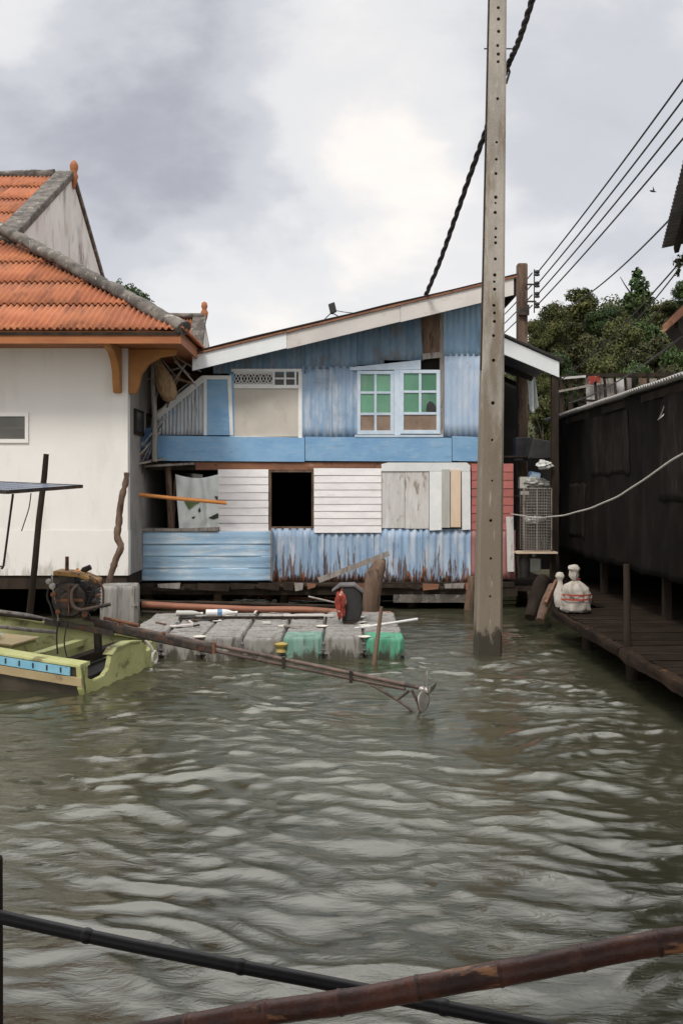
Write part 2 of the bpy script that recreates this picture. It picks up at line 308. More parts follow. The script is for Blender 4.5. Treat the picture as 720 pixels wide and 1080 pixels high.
M['tin'] = mat('pale_tin', (.42, .40, .37), (.5, .48, .45), .45, 4, bump=.1, metal=.3)
M['tin_dark'] = mat('dark_tin', (.085, .075, .075), (.13, .115, .11), .6, 4, bump=.2)
M['boat'] = mat('lime_boat_paint', (.32, .33, .13), (.40, .405, .18), .65, 2.2, (1, 1, 1), .3, layers=[
    dict(c=(.12, .09, .045), scale=4, stretch=(1, 1, 1.5), lo=.52, hi=.66, amt=.8), dict(c=(.55, .54, .36), scale=8, lo=.6, hi=.7, amt=.5), dict(c=(.05, .04, .025), scale=10, lo=.66, hi=.73, amt=.8)])
M['boat_cream'] = mat('cream_boat_plank', (.47, .36, .20), (.40, .31, .17), .65, 3, (1, 1, 2), .25, layers=[dict(c=(.17, .11, .06), scale=5, lo=.56, hi=.72, amt=.7)])
M['boat_blue'] = mat('blue_boat_stripe', (.16, .38, .50), (.22, .44, .55), .55, 4, bump=.15, layers=[dict(c=(.06, .07, .08), scale=12, lo=.62, hi=.72, amt=.6)])
M['boat_in'] = mat('boat_bilge', (.04, .032, .022), (.075, .06, .04), .6, 4, bump=.4)
M['iron'] = mat('greasy_iron', (.022, .019, .017), (.055, .04, .03), .5, 9, bump=.5, metal=.35, layers=[dict(c=(.13, .05, .022), scale=7, lo=.56, hi=.68, amt=.8)])
M['rust_iron'] = mat('rusty_iron', (.17, .065, .028), (.10, .04, .022), .75, 9, bump=.5, layers=[dict(c=(.03, .022, .018), scale=6, lo=.5, hi=.62, amt=.85)])
M['shaft'] = mat('shaft_steel', (.07, .048, .04), (.12, .08, .062), .5, 6, bump=.3, metal=.3, layers=[dict(c=(.025, .02, .018), scale=5, lo=.5, hi=.65, amt=.8)])
M['steel'] = mat('worn_steel', (.36, .34, .31), (.28, .26, .23), .4, 12, bump=.2, metal=.6)
M['tank'] = mat('yellow_tank', (.34, .19, .05), (.24, .12, .035), .55, 7, bump=.3, layers=[dict(c=(.04, .03, .02), scale=7, lo=.5, hi=.62, amt=.85)])
def fl(n, a, b): return mat(n, a, b, .6, 3, (2, 2, .5), .15, bscale=12, layers=[
    dict(c=(.10, .085, .065), scale=5, stretch=(3, 3, .4), lo=.50, hi=.66, amt=.8), dict(c=(.05, .045, .03), scale=5, stretch=(2, 2, .7), lo=.58, hi=.78, amt=.95, z=(.0, .26, .26)), dict(c=(.42, .40, .36), scale=9, stretch=(1, 1, .7), lo=.60, hi=.70, amt=.6)])
M['fgrey'] = fl('grey_float_plastic', (.21, .20, .18), (.27, .255, .23))
M['fteal'] = fl('teal_float_plastic', (.11, .22, .175), (.17, .28, .23))
M['fgreen'] = fl('green_float_plastic', (.045, .24, .135), (.08, .29, .18))
M['pin'] = mat('pale_pin_plastic', (.56, .52, .44), (.66, .62, .54), .6, 8, bump=.05)
M['yellow'] = mat('yellow_plastic', (.42, .31, .09), (.34, .25, .06), .55, 5, bump=.1)
M['bamboo'] = mat('red_bamboo', (.15, .052, .032), (.06, .024, .016), .5, 7, (1, .35, 1), .6, bscale=30, layers=[
    dict(c=(.03, .018, .014), scale=4, stretch=(.6, 2, 2), lo=.52, hi=.68, amt=.8), dict(c=(.50, .24, .11), scale=6, stretch=(.5, 2, 2), lo=.58, hi=.66, amt=.75)], spec=.5)
M['bamboo_far'] = mat('brown_bamboo', (.24, .095, .05), (.17, .065, .036), .6, 3, (.5, 2, 2), .3, layers=[dict(c=(.05, .03, .02), scale=4, stretch=(.7, 1, 1), lo=.54, hi=.7, amt=.7)])
M['pipe'] = mat('black_pipe', (.010, .009, .010), (.016, .014, .014), .5, 6, bump=.15)
M['white_plastic'] = mat('white_plastic', (.64, .63, .61), (.56, .55, .52), .5, 6, bump=.15)
M['blue_plastic'] = mat('blue_plastic', (.07, .16, .30), (.12, .23, .38), .5, 4, bump=.2, layers=[dict(c=(.38, .45, .52), scale=5, lo=.50, hi=.58, amt=.8)])
M['red_cloth'] = mat('red_cloth', (.25, .035, .02), (.18, .028, .018), .85, 9, bump=.3, layers=[dict(c=(.6, .46, .4), scale=14, lo=.55, hi=.62, amt=.8)])
M['sack'] = mat('white_sack', (.40, .36, .31), (.50, .455, .40), .8, 7, bump=.4, bscale=50, layers=[dict(c=(.28, .22, .17), scale=5, lo=.54, hi=.7, amt=.6)])
M['red_print'] = mat('red_print', (.40, .07, .045), (.33, .06, .04), .8, 9, bump=.1, layers=[dict(c=(.6, .55, .5), scale=26, lo=.60, hi=.66, amt=.7)])
M['rope'] = mat('pale_rope', (.52, .49, .44), (.42, .39, .34), .9, 30, bump=.4)
M['thatch'] = mat('dry_straw', (.33, .22, .12), (.24, .155, .085), .9, 8, (3, 3, .4), .5, layers=[dict(c=(.08, .05, .03), scale=9, stretch=(4, 4, .4), lo=.54, hi=.64, amt=.8)])
M['solar'] = mat('solar_cells', (.10, .135, .20), (.14, .18, .25), .25, 8, bump=0)
M['leaf'] = mat('hill_leaves', (.036, .047, .015), (.072, .076, .024), .75, .35, bump=0, island=.32, jit=.15, spec=.2, layers=[dict(c=(.12, .115, .035), scale=.45, lo=.50, hi=.62, amt=.6)])
M['leaf_dark'] = mat('vine_leaves', (.028, .052, .015), (.05, .075, .02), .7, .5, bump=0, island=.5, jit=.2, spec=.2)
M['leaf_olive'] = mat('olive_leaves', (.062, .062, .022), (.045, .046, .017), .7, .5, bump=0, island=.5, jit=.25, spec=.2)
M['bark'] = mat('bark', (.09, .07, .05), (.06, .045, .035), .9, 5, (2, 2, .4), .6)
M['earth'] = mat('hill_earth', (.05, .055, .025), (.07, .06, .035), .95, .3, bump=.5, bscale=3)

# water: murky green body under a clear reflecting surface
def water_mat():
    m = bpy.data.materials.new('harbour_water'); m.use_nodes = True; t = m.node_tree; nn = t.nodes.new; lk = t.links.new
    t.nodes.remove(t.nodes['Principled BSDF']); out = t.nodes['Material Output']
    body = nn('ShaderNodeBsdfDiffuse'); gl = nn('ShaderNodeBsdfGlossy'); gl.inputs['Roughness'].default_value = .03; gl.inputs['Color'].default_value = (.98, .97, .89, 1)
    lw = nn('ShaderNodeLayerWeight'); lw.inputs['Blend'].default_value = .5
    pw = nn('ShaderNodeMath'); pw.operation = 'POWER'; lk(lw.outputs['Facing'], pw.inputs[0]); pw.inputs[1].default_value = 3.0
    ma = nn('ShaderNodeMath'); ma.operation = 'MULTIPLY_ADD'; lk(pw.outputs[0], ma.inputs[0]); ma.inputs[1].default_value = .40; ma.inputs[2].default_value = .125
    ms = nn('ShaderNodeMixShader'); lk(ma.outputs[0], ms.inputs[0]); lk(body.outputs[0], ms.inputs[1]); lk(gl.outputs[0], ms.inputs[2]); lk(ms.outputs[0], out.inputs['Surface'])
    co = nn('ShaderNodeTexCoord')
    n = nn('ShaderNodeTexNoise'); lk(co.outputs['Object'], n.inputs[0]); n.inputs['Scale'].default_value = .5; n.inputs['Detail'].default_value = 4
    r = nn('ShaderNodeValToRGB'); lk(n.outputs['Fac'], r.inputs[0])
    r.color_ramp.elements[0].position = .35; r.color_ramp.elements[0].color = (.036, .036, .021, 1)
    r.color_ramp.elements[1].position = .7; r.color_ramp.elements[1].color = (.050, .047, .030, 1)
    lk(r.outputs[0], body.inputs['Color'])
    # patches of wind ripple: small bump that comes and goes
    pm = nn('ShaderNodeTexNoise'); lk(co.outputs['Object'], pm.inputs[0]); pm.inputs['Scale'].default_value = .45; pm.inputs['Detail'].default_value = 3
    pr = nn('ShaderNodeMapRange'); lk(pm.outputs['Fac'], pr.inputs[0]); pr.inputs[1].default_value = .42; pr.inputs[2].default_value = .62; pr.inputs[3].default_value = .25; pr.inputs[4].default_value = 1
    mp = nn('ShaderNodeMapping'); lk(co.outputs['Object'], mp.inputs[0]); mp.inputs['Scale'].default_value = (.55, 1.25, 1); mp.inputs['Rotation'].default_value = (0, 0, R(14))
    a = nn('ShaderNodeTexNoise'); lk(mp.outputs[0], a.inputs[0]); a.inputs['Scale'].default_value = 8; a.inputs['Detail'].default_value = 6; a.inputs['Roughness'].default_value = .60; a.inputs['Distortion'].default_value = .6
    mu = nn('ShaderNodeMath'); mu.operation = 'MULTIPLY'; lk(a.outputs['Fac'], mu.inputs[0]); lk(pr.outputs[0], mu.inputs[1])
    bu = nn('ShaderNodeBump'); bu.inputs['Strength'].default_value = .6; bu.inputs['Distance'].default_value = .034
    lk(mu.outputs[0], bu.inputs['Height'])
    for q in (lw, gl, body): lk(bu.outputs[0], q.inputs['Normal'])
    return m
M['water'] = water_mat()

# ------------------------------------------------------------------ water and ground
def axis_pts(segs):
    out = [segs[0][0]]
    for a, b, st in segs:
        n = max(1, int(round((b - a) / st))); out += [a + (b - a) * (i + 1) / n for i in range(n)]
    return np.array(out)
ws = []
wr = random.Random(5)
for i in range(90):
    lam = .14 * (1.5 / .14) ** (i / 89)
    th = R(wr.gauss(86, 27)) if wr.random() < .84 else R(wr.uniform(0, 180))
    amp = .0050 * lam ** (1.0 if lam < .30 else .22) * (1 if lam < .30 else .30 ** .78) * wr.uniform(.5, 1.3)
    ws.append((2 * math.pi / lam * math.cos(th), 2 * math.pi / lam * math.sin(th), wr.uniform(0, 6.28), amp))
def build_water():
    xs = axis_pts([(-200, -14, 6), (-14, -6.5, .25), (-6.5, 5.5, .028), (5.5, 12, .25), (12, 200, 6)])
    ys = axis_pts([(-60, 0, 3), (0, 3, .15), (3, 7.5, .022), (7.5, 13, .030), (13, 19, .06), (19, 30, .3)])
    X, Y = np.meshgrid(xs, ys); 
    # warp so that crests meander instead of running ruler straight
    Xw = X + .35 * np.sin(Y * .9 + 1.1) + .12 * np.sin(2.3 * Y + .7 * X); Yw = Y + .30 * np.sin(X * .8 + .4) + .16 * np.sin(1.9 * X + 1.3 * Y + 2) + .07 * np.sin(4.7 * X - 2.1 * Y)
    Z = np.zeros_like(X); DX = np.zeros_like(X); DY = np.zeros_like(X)
    for kx, ky, ph, am in ws:
        k = math.hypot(kx, ky); pa = kx * Xw + ky * Yw + ph; Z += am * np.sin(pa); c_ = am * np.cos(pa) / k
        DX += c_ * kx; DY += c_ * ky
    # groups of waves: energy comes and goes
    env = .88 + .42 * np.sin(.55 * X + .8 * Y + .6 * np.sin(1.1 * X)) * np.sin(.9 * X - .35 * Y + 1 + .5 * np.sin(1.7 * Y)) + .22 * np.sin(1.9 * Y + X + .8 * np.sin(1.3 * X + .4)) * np.sin(1.4 * X - .8 * Y)
    Z *= env
    calm = np.clip((19.5 - Y) / 5, .35, 1) * np.clip((9 - np.abs(X)) / 2, 0, 1); Z *= calm
    X = X + 1.5 * DX * env * calm; Y = Y + 1.5 * DY * env * calm
    nx, ny = len(xs), len(ys)
    co = np.stack([X, Y, Z], -1).reshape(-1, 3).astype(np.float32)
    idx = np.arange(nx * ny).reshape(ny, nx)
    q = np.stack([idx[:-1, :-1], idx[:-1, 1:], idx[1:, 1:], idx[1:, :-1]], -1).reshape(-1, 4)
    me = bpy.data.meshes.new('water'); me.vertices.add(len(co)); me.vertices.foreach_set('co', co.ravel())
    me.loops.add(q.size); me.loops.foreach_set('vertex_index', q.ravel().astype(np.int32))
    me.polygons.add(len(q)); me.polygons.foreach_set('loop_start', np.arange(0, q.size, 4, dtype=np.int32))
    me.polygons.foreach_set('use_smooth', np.ones(len(q), bool)); me.update(); me.validate()
    me.materials.append(M['water']); o = bpy.data.objects.new('water', me); C.objects.link(o); o['kind'] = 'structure'
build_water()

def smooth(a, b, x):
    t = max(0, min(1, (x - a) / (b - a))); return t * t * (3 - 2 * t)
def hz(x, y):
    bank = -.6 + 1.0 * smooth(23.6, 25.0, y)
    h = 12.2 * smooth(26, 64, y) * smooth(3, 15, x) * smooth(200, 90, y)
    return bank + h + .5 * mnoise.noise((x * .12, y * .12, 3)) * smooth(26, 34, y)
gm = MB(True)
gx = axis_pts([(-900, -60, 60), (-60, 80, 2.5), (80, 900, 60)]); gy = axis_pts([(23.4, 26, .65), (26, 130, 2.5), (130, 1500, 90)])
gm.add([(x, y, hz(x, y)) for y in gy for x in gx], [(j * len(gx) + i, j * len(gx) + i + 1, (j + 1) * len(gx) + i + 1, (j + 1) * len(gx) + i) for j in range(len(gy) - 1) for i in range(len(gx) - 1)])
struct('ground', gm, M['earth'])

# ------------------------------------------------------------------ foliage
def leaf_mesh(name, m, blobs, per, size, seed, shell=.55):
    g = np.random.default_rng(seed); cs = []; sz = []; up = []
    for (bx, by, bz, br, bh) in blobs:
        n = int(per * (br * br * .6 + br * bh * .4))
        d = g.normal(size=(n, 3)); d /= np.linalg.norm(d, axis=1)[:, None]
        r = (shell + (1 - shell) * g.random(n)) * (1 + .18 * np.sin(d[:, 0] * 7 + bx) * np.sin(d[:, 2] * 6 + bz))
        cs.append(np.stack([bx + d[:, 0] * r * br, by + d[:, 1] * r * br, bz + d[:, 2] * r * bh], 1)); up.append(d)
    c = np.concatenate(cs); d = np.concatenate(up); n = len(c)
    nr = d * .7 + g.normal(size=(n, 3)) * .6 + np.array([0, 0, .3]); nr /= np.linalg.norm(nr, axis=1)[:, None]
    t = np.cross(nr, g.normal(size=(n, 3))); t /= np.linalg.norm(t, axis=1)[:, None]; b = np.cross(nr, t)
    s1 = (size * (.5 + g.random(n)))[:, None]; s2 = s1 * (.45 + .3 * g.random(n))[:, None]
    v = np.stack([c - t * s1, c + b * s2, c + t * s1, c - b * s2], 1).reshape(-1, 3).astype(np.float32)
    me = bpy.data.meshes.new(name); me.vertices.add(4 * n); me.vertices.foreach_set('co', v.ravel())
    me.loops.add(4 * n); me.loops.foreach_set('vertex_index', np.arange(4 * n, dtype=np.int32))
    me.polygons.add(n); me.polygons.foreach_set('loop_start', np.arange(0, 4 * n, 4, dtype=np.int32)); me.update(); me.validate()
    me.materials.append(m); return me
def crown_blobs(seed, h, r, k=16, cone=0):
    q = random.Random(seed); out = []
    for i in range(k):
        z = q.random(); a = q.uniform(0, 6.28)
        if cone: rr = r * (1 - z) ** .8 * .6; br = r * (.5 * (1 - z) + .16)
        else: rr = r * math.sqrt(max(0, 1 - (1.7 * z - .75) ** 2)) * q.uniform(.3, .8); br = r * q.uniform(.26, .46)
        out.append((math.cos(a) * rr, math.sin(a) * rr, h * (.32 + .66 * z) - br * .3, br, br * q.uniform(.6, .95)))
    return out
def tree_trunk(h, r, seed):
    q = random.Random(seed); mb = MB(True)
    top = Vector((q.uniform(-.3, .3), q.uniform(-.3, .3), h * .8))
    pts = wob((0, 0, -.6), top, 7, .12); mb.tube(pts, [r * (1 - .11 * i) for i in range(8)], 8)
    for i in range(7):
        p = pts[3 + i % 4]; a = q.uniform(0, 6.28); e_ = p + Vector((math.cos(a) * h * .28, math.sin(a) * h * .28, h * q.uniform(.12, .3)))
        mb.tube(wob(p, e_, 4, .1), [r * .4, r * .32, r * .24, r * .16, r * .08], 6)
    return mb
PROTO = []
for i, (kind, mk) in enumerate([('round', 'leaf'), ('round', 'leaf_olive'), ('cone', 'leaf_dark'), ('round', 'leaf_dark'), ('tall', 'leaf')]):
    if kind == 'cone': bl = crown_blobs(40 + i, 6.0, 1.45, 22, 1)
    elif kind == 'tall': bl = crown_blobs(40 + i, 6.0, 1.9, 18)
    else: bl = crown_blobs(40 + i, 6.0, 2.5, 20)
    PROTO.append((leaf_mesh('crown', M[mk], bl, 1150, .090, 90 + i), tree_trunk(6, .17, i).mesh('trunk')))
    PROTO[-1][1].materials.append(M['bark'])
def tree(px, top, Y, wpx, kind, label, rot=0, group='trees on the hill', name='hill_tree'):
    X = (px - 360) * Y / F; zt = CAMZ + (HY - top) * Y / F; g = hz(X, Y) - .1; h = max(2.2, zt - g)
    t = thing(name, label, 'tree', (X, Y, g), group); cm, tm = PROTO[kind]; t.rotation_euler = (0, 0, rot)
    wd = 1.2 * wpx * Y / F / (5.2 if kind in (0, 1, 3) else 2.5)
    ks = min(h / 6.0, wd * (1.25 if kind != 2 else 1.6))
    for n_, me in (('crown', cm), ('trunk', tm)):
        o = bpy.data.objects.new(n_, me); C.objects.link(o); o.parent = t
        if n_ == 'crown': o.scale = (wd, wd, ks); o.location = (0, 0, h - 6.15 * ks)
        else: o.scale = (wd, wd, max(.3, (h - 1.2 * ks) / 5.0))
    return t
TR = [
 (672, 279, 47, 44, 2, 'tall dark pointed tree wrapped in vines, highest on the hill'),
 (637, 322, 50, 40, 3, 'dark rounded tree left of the pointed vine tree'),
 (612, 304, 52, 34, 4, 'tree with a small knobbly top between the two wires, left of the hill crest'),
 (584, 322, 46, 48, 0, 'bushy tree just right of the second utility pole'),
 (563, 338, 43, 34, 0, 'loose pale green tree behind the second utility pole'),
 (704, 318, 52, 44, 0, 'tree to the right of the pointed vine tree'),
 (728, 290, 44, 34, 3, 'dark tree at the right edge of the picture under the tin roof corner'),
 (655, 340, 44, 60, 0, 'broad green tree in front of the pointed vine tree'),
 (612, 352, 42, 56, 1, 'olive tree in the middle of the slope'),
 (690, 352, 40, 64, 1, 'wide olive tree low on the right of the slope'),
 (585, 372, 38, 44, 3, 'low dark tree behind the small white fascia board'),
 (640, 375, 38, 56, 0, 'low green tree above the plank balcony'),
 (730, 350, 38, 60, 3, 'dark tree behind the wooden eave at the right edge'),
 (572, 388, 36, 30, 0, 'small green tree seen under the white fascia beside the second pole'),
 (575, 420, 32, 30, 4, 'lowest green bush-like tree behind the hanging cloth'),
 (665, 382, 36, 54, 3, 'dark low tree right above the plank balcony'),
 (712, 385, 35, 50, 1, 'olive low tree behind the right end of the plank balcony'),
 (130, 296, 60, 60, 3, 'dark treetop peeking over the hip of the orange roof'),
]
for i, a in enumerate(TR): tree(*a, rot=i * 1.3)
# undergrowth over the slope
ub = []
for i in range(420):
    x = random.uniform(7, 34); y = random.uniform(30, 68)
    if x / y < .17 or x / y > .52: continue
    ub.append((x, y, hz(x, y) + .3, random.uniform(.7, 1.5), random.uniform(.6, 1.3)))
me = leaf_mesh('undergrowth', M['leaf'], ub, 330, .085, 5, .5); o = bpy.data.objects.new('undergrowth', me); C.objects.link(o); o['kind'] = 'stuff'
o['label'] = 'tangled green undergrowth covering the hill slope'

# ------------------------------------------------------------------ white house with the orange tiled roof (left)
WH = thing('white_house', 'white plastered house on stilts with orange tiled hip roof at the left edge', 'house', (-6.5, 18, 0))
XR = -3.43; YF = 16.0; ZB = .70; ZT = 4.5
part('wall', MB().box((-13, YF, 1.42), (XR, YF + .18, ZT)), M['white_wall'], WH)
part('wall_plinth', MB().box((-13, YF - .014, ZB), (XR + .012, YF + .166, 1.418)), M['white_wall'], WH)
part('side_wall', MB().box((XR - .18, YF + .182, ZB), (XR, 30, ZT)), M['shaded_plaster'], WH)
part('back_wall', MB().box((-13, 30.002, ZB), (XR, 30.18, ZT)), M['white_wall'], WH)
part('floor_slab', MB().box((-13, YF + .02, .48), (XR - .02, 30, ZB - .003)), M['dark_wood'], WH)
for x in (-12, -9.4, -6.7, -3.7):
    for y in (16.4, 19, 23, 27): part('stilt', MB().box((x - .13, y - .13, -.8), (x + .13, y + .13, .478)), M['lichen'], WH)
# front louvre window
wn = part('window_frame', slab(rect(-12, 435, 30, 439), YF - .03, .06).prism([P(x, y, YF - .03) for x, y in rect(-12, 463, 30, 467)], (0, .06, 0)).prism([P(x, y, YF - .03) for x, y in rect(-12, 439, -8, 463)], (0, .06, 0)).prism([P(x, y, YF - .03) for x, y in rect(26.5, 439, 30, 463)], (0, .06, 0)), M['white_wall'], WH)
for k, (a, b) in enumerate([(439.5, 451), (451.8, 462.5)]): part('louvre', MB().prism([P(-8, a, YF - .01), P(26.5, a, YF - .01), P(26.5, b, YF - .022), P(-8, b, YF - .022)], (0, .006, 0)), M['louvre'], wn)
for a, b in ((16.45, 17.15), (17.5, 18.1)):
    f = part('side_window', MB().box((XR + .001, a, 3.0), (XR + .035, b, 3.42)), M['dark_wood'], WH)
    part('pane', MB().box((XR + .036, a + .06, 3.05), (XR + .042, b - .06, 3.37)), M['dark_glass'], f)
# roof sheets
EX, EY, EZ, SL = -2.36, 15.1, 4.47, .60        # eave corner and slope
cosS = 1 / math.hypot(1, SL); V = Vector((0, cosS, SL * cosS)); Nn = Vector((0, -SL * cosS, cosS))
row = 1.06; YG = 19.1                          # hip ends at the small gable
def sheet_row(i, x0, x1, clipX=None, gx=None):
    v0 = i * row; v1 = v0 + row + .05
    mb = MB()
    def top(u):
        X = x0 + u; vt = v1
        if clipX: vt = min(vt, (EX - X) / cosS)     # the hip runs at 45 degrees in plan
        return max(vt, v0 + .002)
    if clipX: x1 = min(x1, EX - v0 * cosS - .01)
    lift = .012 + .0
    o_ = Vector((x0, EY, EZ)) + Nn * (.03 - 0)
    def fnv0(u): return v0
    mb.corr(o_, (1, 0, 0), V, Nn, x1 - x0, fnv0, top, pitch=.098, amp=.024, rows=2, seg=6)
    # tilt each course so that its lower edge sits proud of the one below
    mb.v = [tuple(Vector(p) + Nn * (.032 * (1 - ((Vector(p) - o_).dot(V) - v0) / row))) for p in mb.v]
    mb.sol = .010
    return mb
for i in range(4):
    x = EX
    while x > -11:
        x0 = max(x - 1.03, -11.2)
        if (EX - x0) > i * row * cosS + .05: part('roof_sheet', sheet_row(i, x0, x, True), M['tile'], WH)
        x -= 1.0
for i in range(4, 9):
    x = -6.35
    while x > -11.4:
        mb = sheet_row(i, x - 1.03, x)
        mb.v = [tuple(Vector(p)) for p in mb.v]
        part('roof_sheet', mb, M['tile'], WH); x -= 1.0
RY, RZ = 23.1, 9.23
# recompute the ridge from the slope so that everything meets
nrow = 9; RY = EY + nrow * row * cosS; RZ = EZ + (RY - EY) * SL
BY = 2 * RY - EY
# far slope and right hip
part('back_slope', MB().add([(-11.2, RY, RZ), (-6.46, RY, RZ), (-6.46, BY - 4, EZ + 4 * SL), (EX, BY, EZ), (-11.2, BY, EZ)], [(0, 1, 2, 3, 4)]), M['tile'], WH)
hipV = Vector((-cosS, 0, SL * cosS)); hipN = Vector((SL * cosS, 0, cosS))
mb = MB(); L = 4 / cosS
mb.corr(Vector((EX, EY, EZ)) + hipN * .03, (0, 1, 0), hipV, hipN, BY - EY, 0, lambda u: max(.01, min(u, BY - EY - u, 4) / cosS), pitch=.098, amp=.024, rows=2, seg=4)
part('hip_slope', mb, M['tile'], WH)
# small gable on top of the hip
GX = EX - 4 + .08
gz0 = EZ + 4 * SL; part('gable_wall', MB().prism([(GX, EY + 4.0, gz0 - .1), (GX, BY - 4.0, gz0 - .1), (GX, RY, RZ - .06)], (-.15, 0, 0)), M['gable'], WH)
def cap(p0, p1, r, n=16, flat=.6):
    mb = MB(True); pts = wob(p0, p1, n, .03); mb.tube(pts, [r * (1 + .12 * mnoise.noise((i * 1.7, r, 2))) for i in range(n + 1)], 14)
    a_, d_ = Vector(p0), (Vector(p1) - Vector(p0)).normalized(); out = []
    for v in mb.v:      # flattened, lumpy mortar
        v = Vector(v); c_ = a_ + d_ * (v - a_).dot(d_); q_ = v - c_; k_ = 1 + .35 * mnoise.noise(v * 4.2) + .2 * mnoise.noise(v * 11)
        out.append(tuple(c_ + Vector((q_.x, q_.y, q_.z * .8)) * k_))
    mb.v = out; return mb
c0 = Vector((EX - 4, EY + 4, gz0)) + Vector((.05, 0, .05))
part('hip_cap', cap(Vector((EX - .02, EY + .03, EZ + .07)), c0 + Vector((-.5, .2, .34)), .128, 60), M['lichen'], WH)
part('hip_cap', cap(Vector((EX, BY, EZ + .06)), Vector((EX - 4, BY - 4, gz0 + .05)), .15, 16), M['lichen'], WH)
rp = Vector((GX - .1, RY, RZ + .05))
part('verge_cap', MB().beam(Vector((GX - .16, EY + 3.75, gz0 - .1)), rp + Vector((-.06, 0, .02)), .42, .17, up=(0, -SL, 1)), M['lichen'], WH, bevel=.03)
part('verge_cap', MB().beam(rp + Vector((-.06, 0.02, .02)), Vector((GX - .16, BY - 3.9, gz0 - .05)), .42, .15, up=(0, SL, 1)), M['lichen'], WH, bevel=.03)
part('ridge_cap', cap((-11.3, RY, RZ + .05), rp + Vector((-.3, 0, 0)), .14, 20), M['lichen'], WH)
# finial: a lobed clay horn
fz = RZ + .05
part('finial', MB(True).lathe((GX + .04, RY - .02, fz - .34), [(.02, 0), (.06, .16), (.10, .30), (.065, .38), (.085, .45), (.10, .53), (.08, .61), (.04, .66), (.01, .68)], 12), M['orange_wood'], WH)
# fascias and soffit
part('fascia', MB().box((-11.2, EY + .02, EZ - .17), (EX - .12, EY + .06, EZ + .015)), M['orange_wood'], WH)
part('fascia', MB().box((EX - .118, EY + .02, EZ - .17), (EX - .08, BY - .1, EZ + .015)), M['orange_wood'], WH)
part('fascia_trim', MB().box((-11.2, EY - .0, EZ - .045), (EX - .08, EY + .018, EZ + .0)), M['dark_wood'], WH)
part('soffit', MB().box((-11.2, EY + .062, EZ - .12), (EX - .12, YF + .2, EZ - .10)).box((XR - .3, YF + .202, EZ - .12), (EX - .12, 30.3, EZ - .10)), M['orange_wood'], WH)
def bracket(o, U, w):
    o = Vector(o); U = Vector(U); prof = [(0, 0), (.78, 0), (.76, -.1)] + [(.76 - .62 * math.sin(t), -.1 - .58 * (1 - math.cos(t)) ** .9) for t in [R(a) for a in range(15, 91, 15)]] + [(.0, -.72)]
    prof = [(0, 0), (.78, 0), (.74, -.09), (.5, -.13), (.32, -.24), (.2, -.4), (.16, -.6), (.11, -.72), (0, -.72)]
    q = U.cross(Vector((0, 0, 1))).normalized() * w
    return MB().prism([o + U * a + Vector((0, 0, b)) - q / 2 for a, b in prof], q)
part('eave_bracket', bracket((-3.58, YF - .003, EZ - .123), (0, -1, 0), .12), M['ochre_wood'], WH, bevel=.01)
part('eave_bracket', bracket((-6.9, YF - .003, EZ - .123), (0, -1, 0), .12), M['ochre_wood'], WH, bevel=.01)
part('eave_bracket', bracket((XR + .003, YF + .12, EZ - .123), (1, 0, 0), .12), M['ochre_wood'], WH, bevel=.01)
part('eave_bracket', bracket((XR + .003, YF + 3.4, EZ - .123), (1, 0, 0), .12), M['ochre_wood'], WH, bevel=.01)

# farther house: only its gabled roof shows
RH = thing('rear_house', 'small white gable with orange tiles peeking between the two big roofs', 'house', (-4.6, 32, 0))
def rp_(px, py, Y): return P(px, py, Y)
a0 = P(190, 336, 31); a1 = P(215, 335, 31); zb = 5.2
part('gable_wall', MB().prism([Vector((a1.x, 31, a1.z - .05)), Vector((a1.x, 29.6, zb + .3)), Vector((a1.x, 29.6, .8)), Vector((a1.x, 34.5, .8)), Vector((a1.x, 34.5, zb + .3))], (-.15, 0, 0)), M['gable'], RH)
mb = MB(); vv = Vector((0, 31 - 29.3, a1.z - (zb + .1))); LL = vv.length; vv.normalize()
mb.corr((a1.x - 5.3, 29.3, zb + .1), (1, 0, 0), vv, Vector((0, -vv.z, vv.y)), 5.25, 0, LL, pitch=.098, amp=.024, rows=2, seg=5); part('roof_slope', mb, M['tile'], RH)
part('back_slope', MB().prism([(a1.x - 5.3, 31, a1.z), (a1.x, 31, a1.z), (a1.x, 35, zb), (a1.x - 5.3, 35, zb)], (0, 0, .05)), M['tile'], RH)
part('verge_cap', MB().beam((a1.x - .12, 29.3, zb + .12), (a1.x - .12, 31, a1.z + .06), .4, .14), M['lichen'], RH)
part('ridge_cap', cap((a1.x - 5.3, 31, a1.z + .04), (a1.x, 31, a1.z + .04), .12, 10), M['lichen'], RH)
part('finial', MB(True).lathe((a1.x + .02, 31, a1.z - .2), [(.03, 0), (.09, .2), (.12, .36), (.07, .45), (.1, .55), (.08, .66), (.02, .7)], 10), M['orange_wood'], RH)
part('wall', MB().box((a1.x - 5.1, 29.62, .8), (a1.x - .16, 29.8, zb + .25)), M['white_wall'], RH)

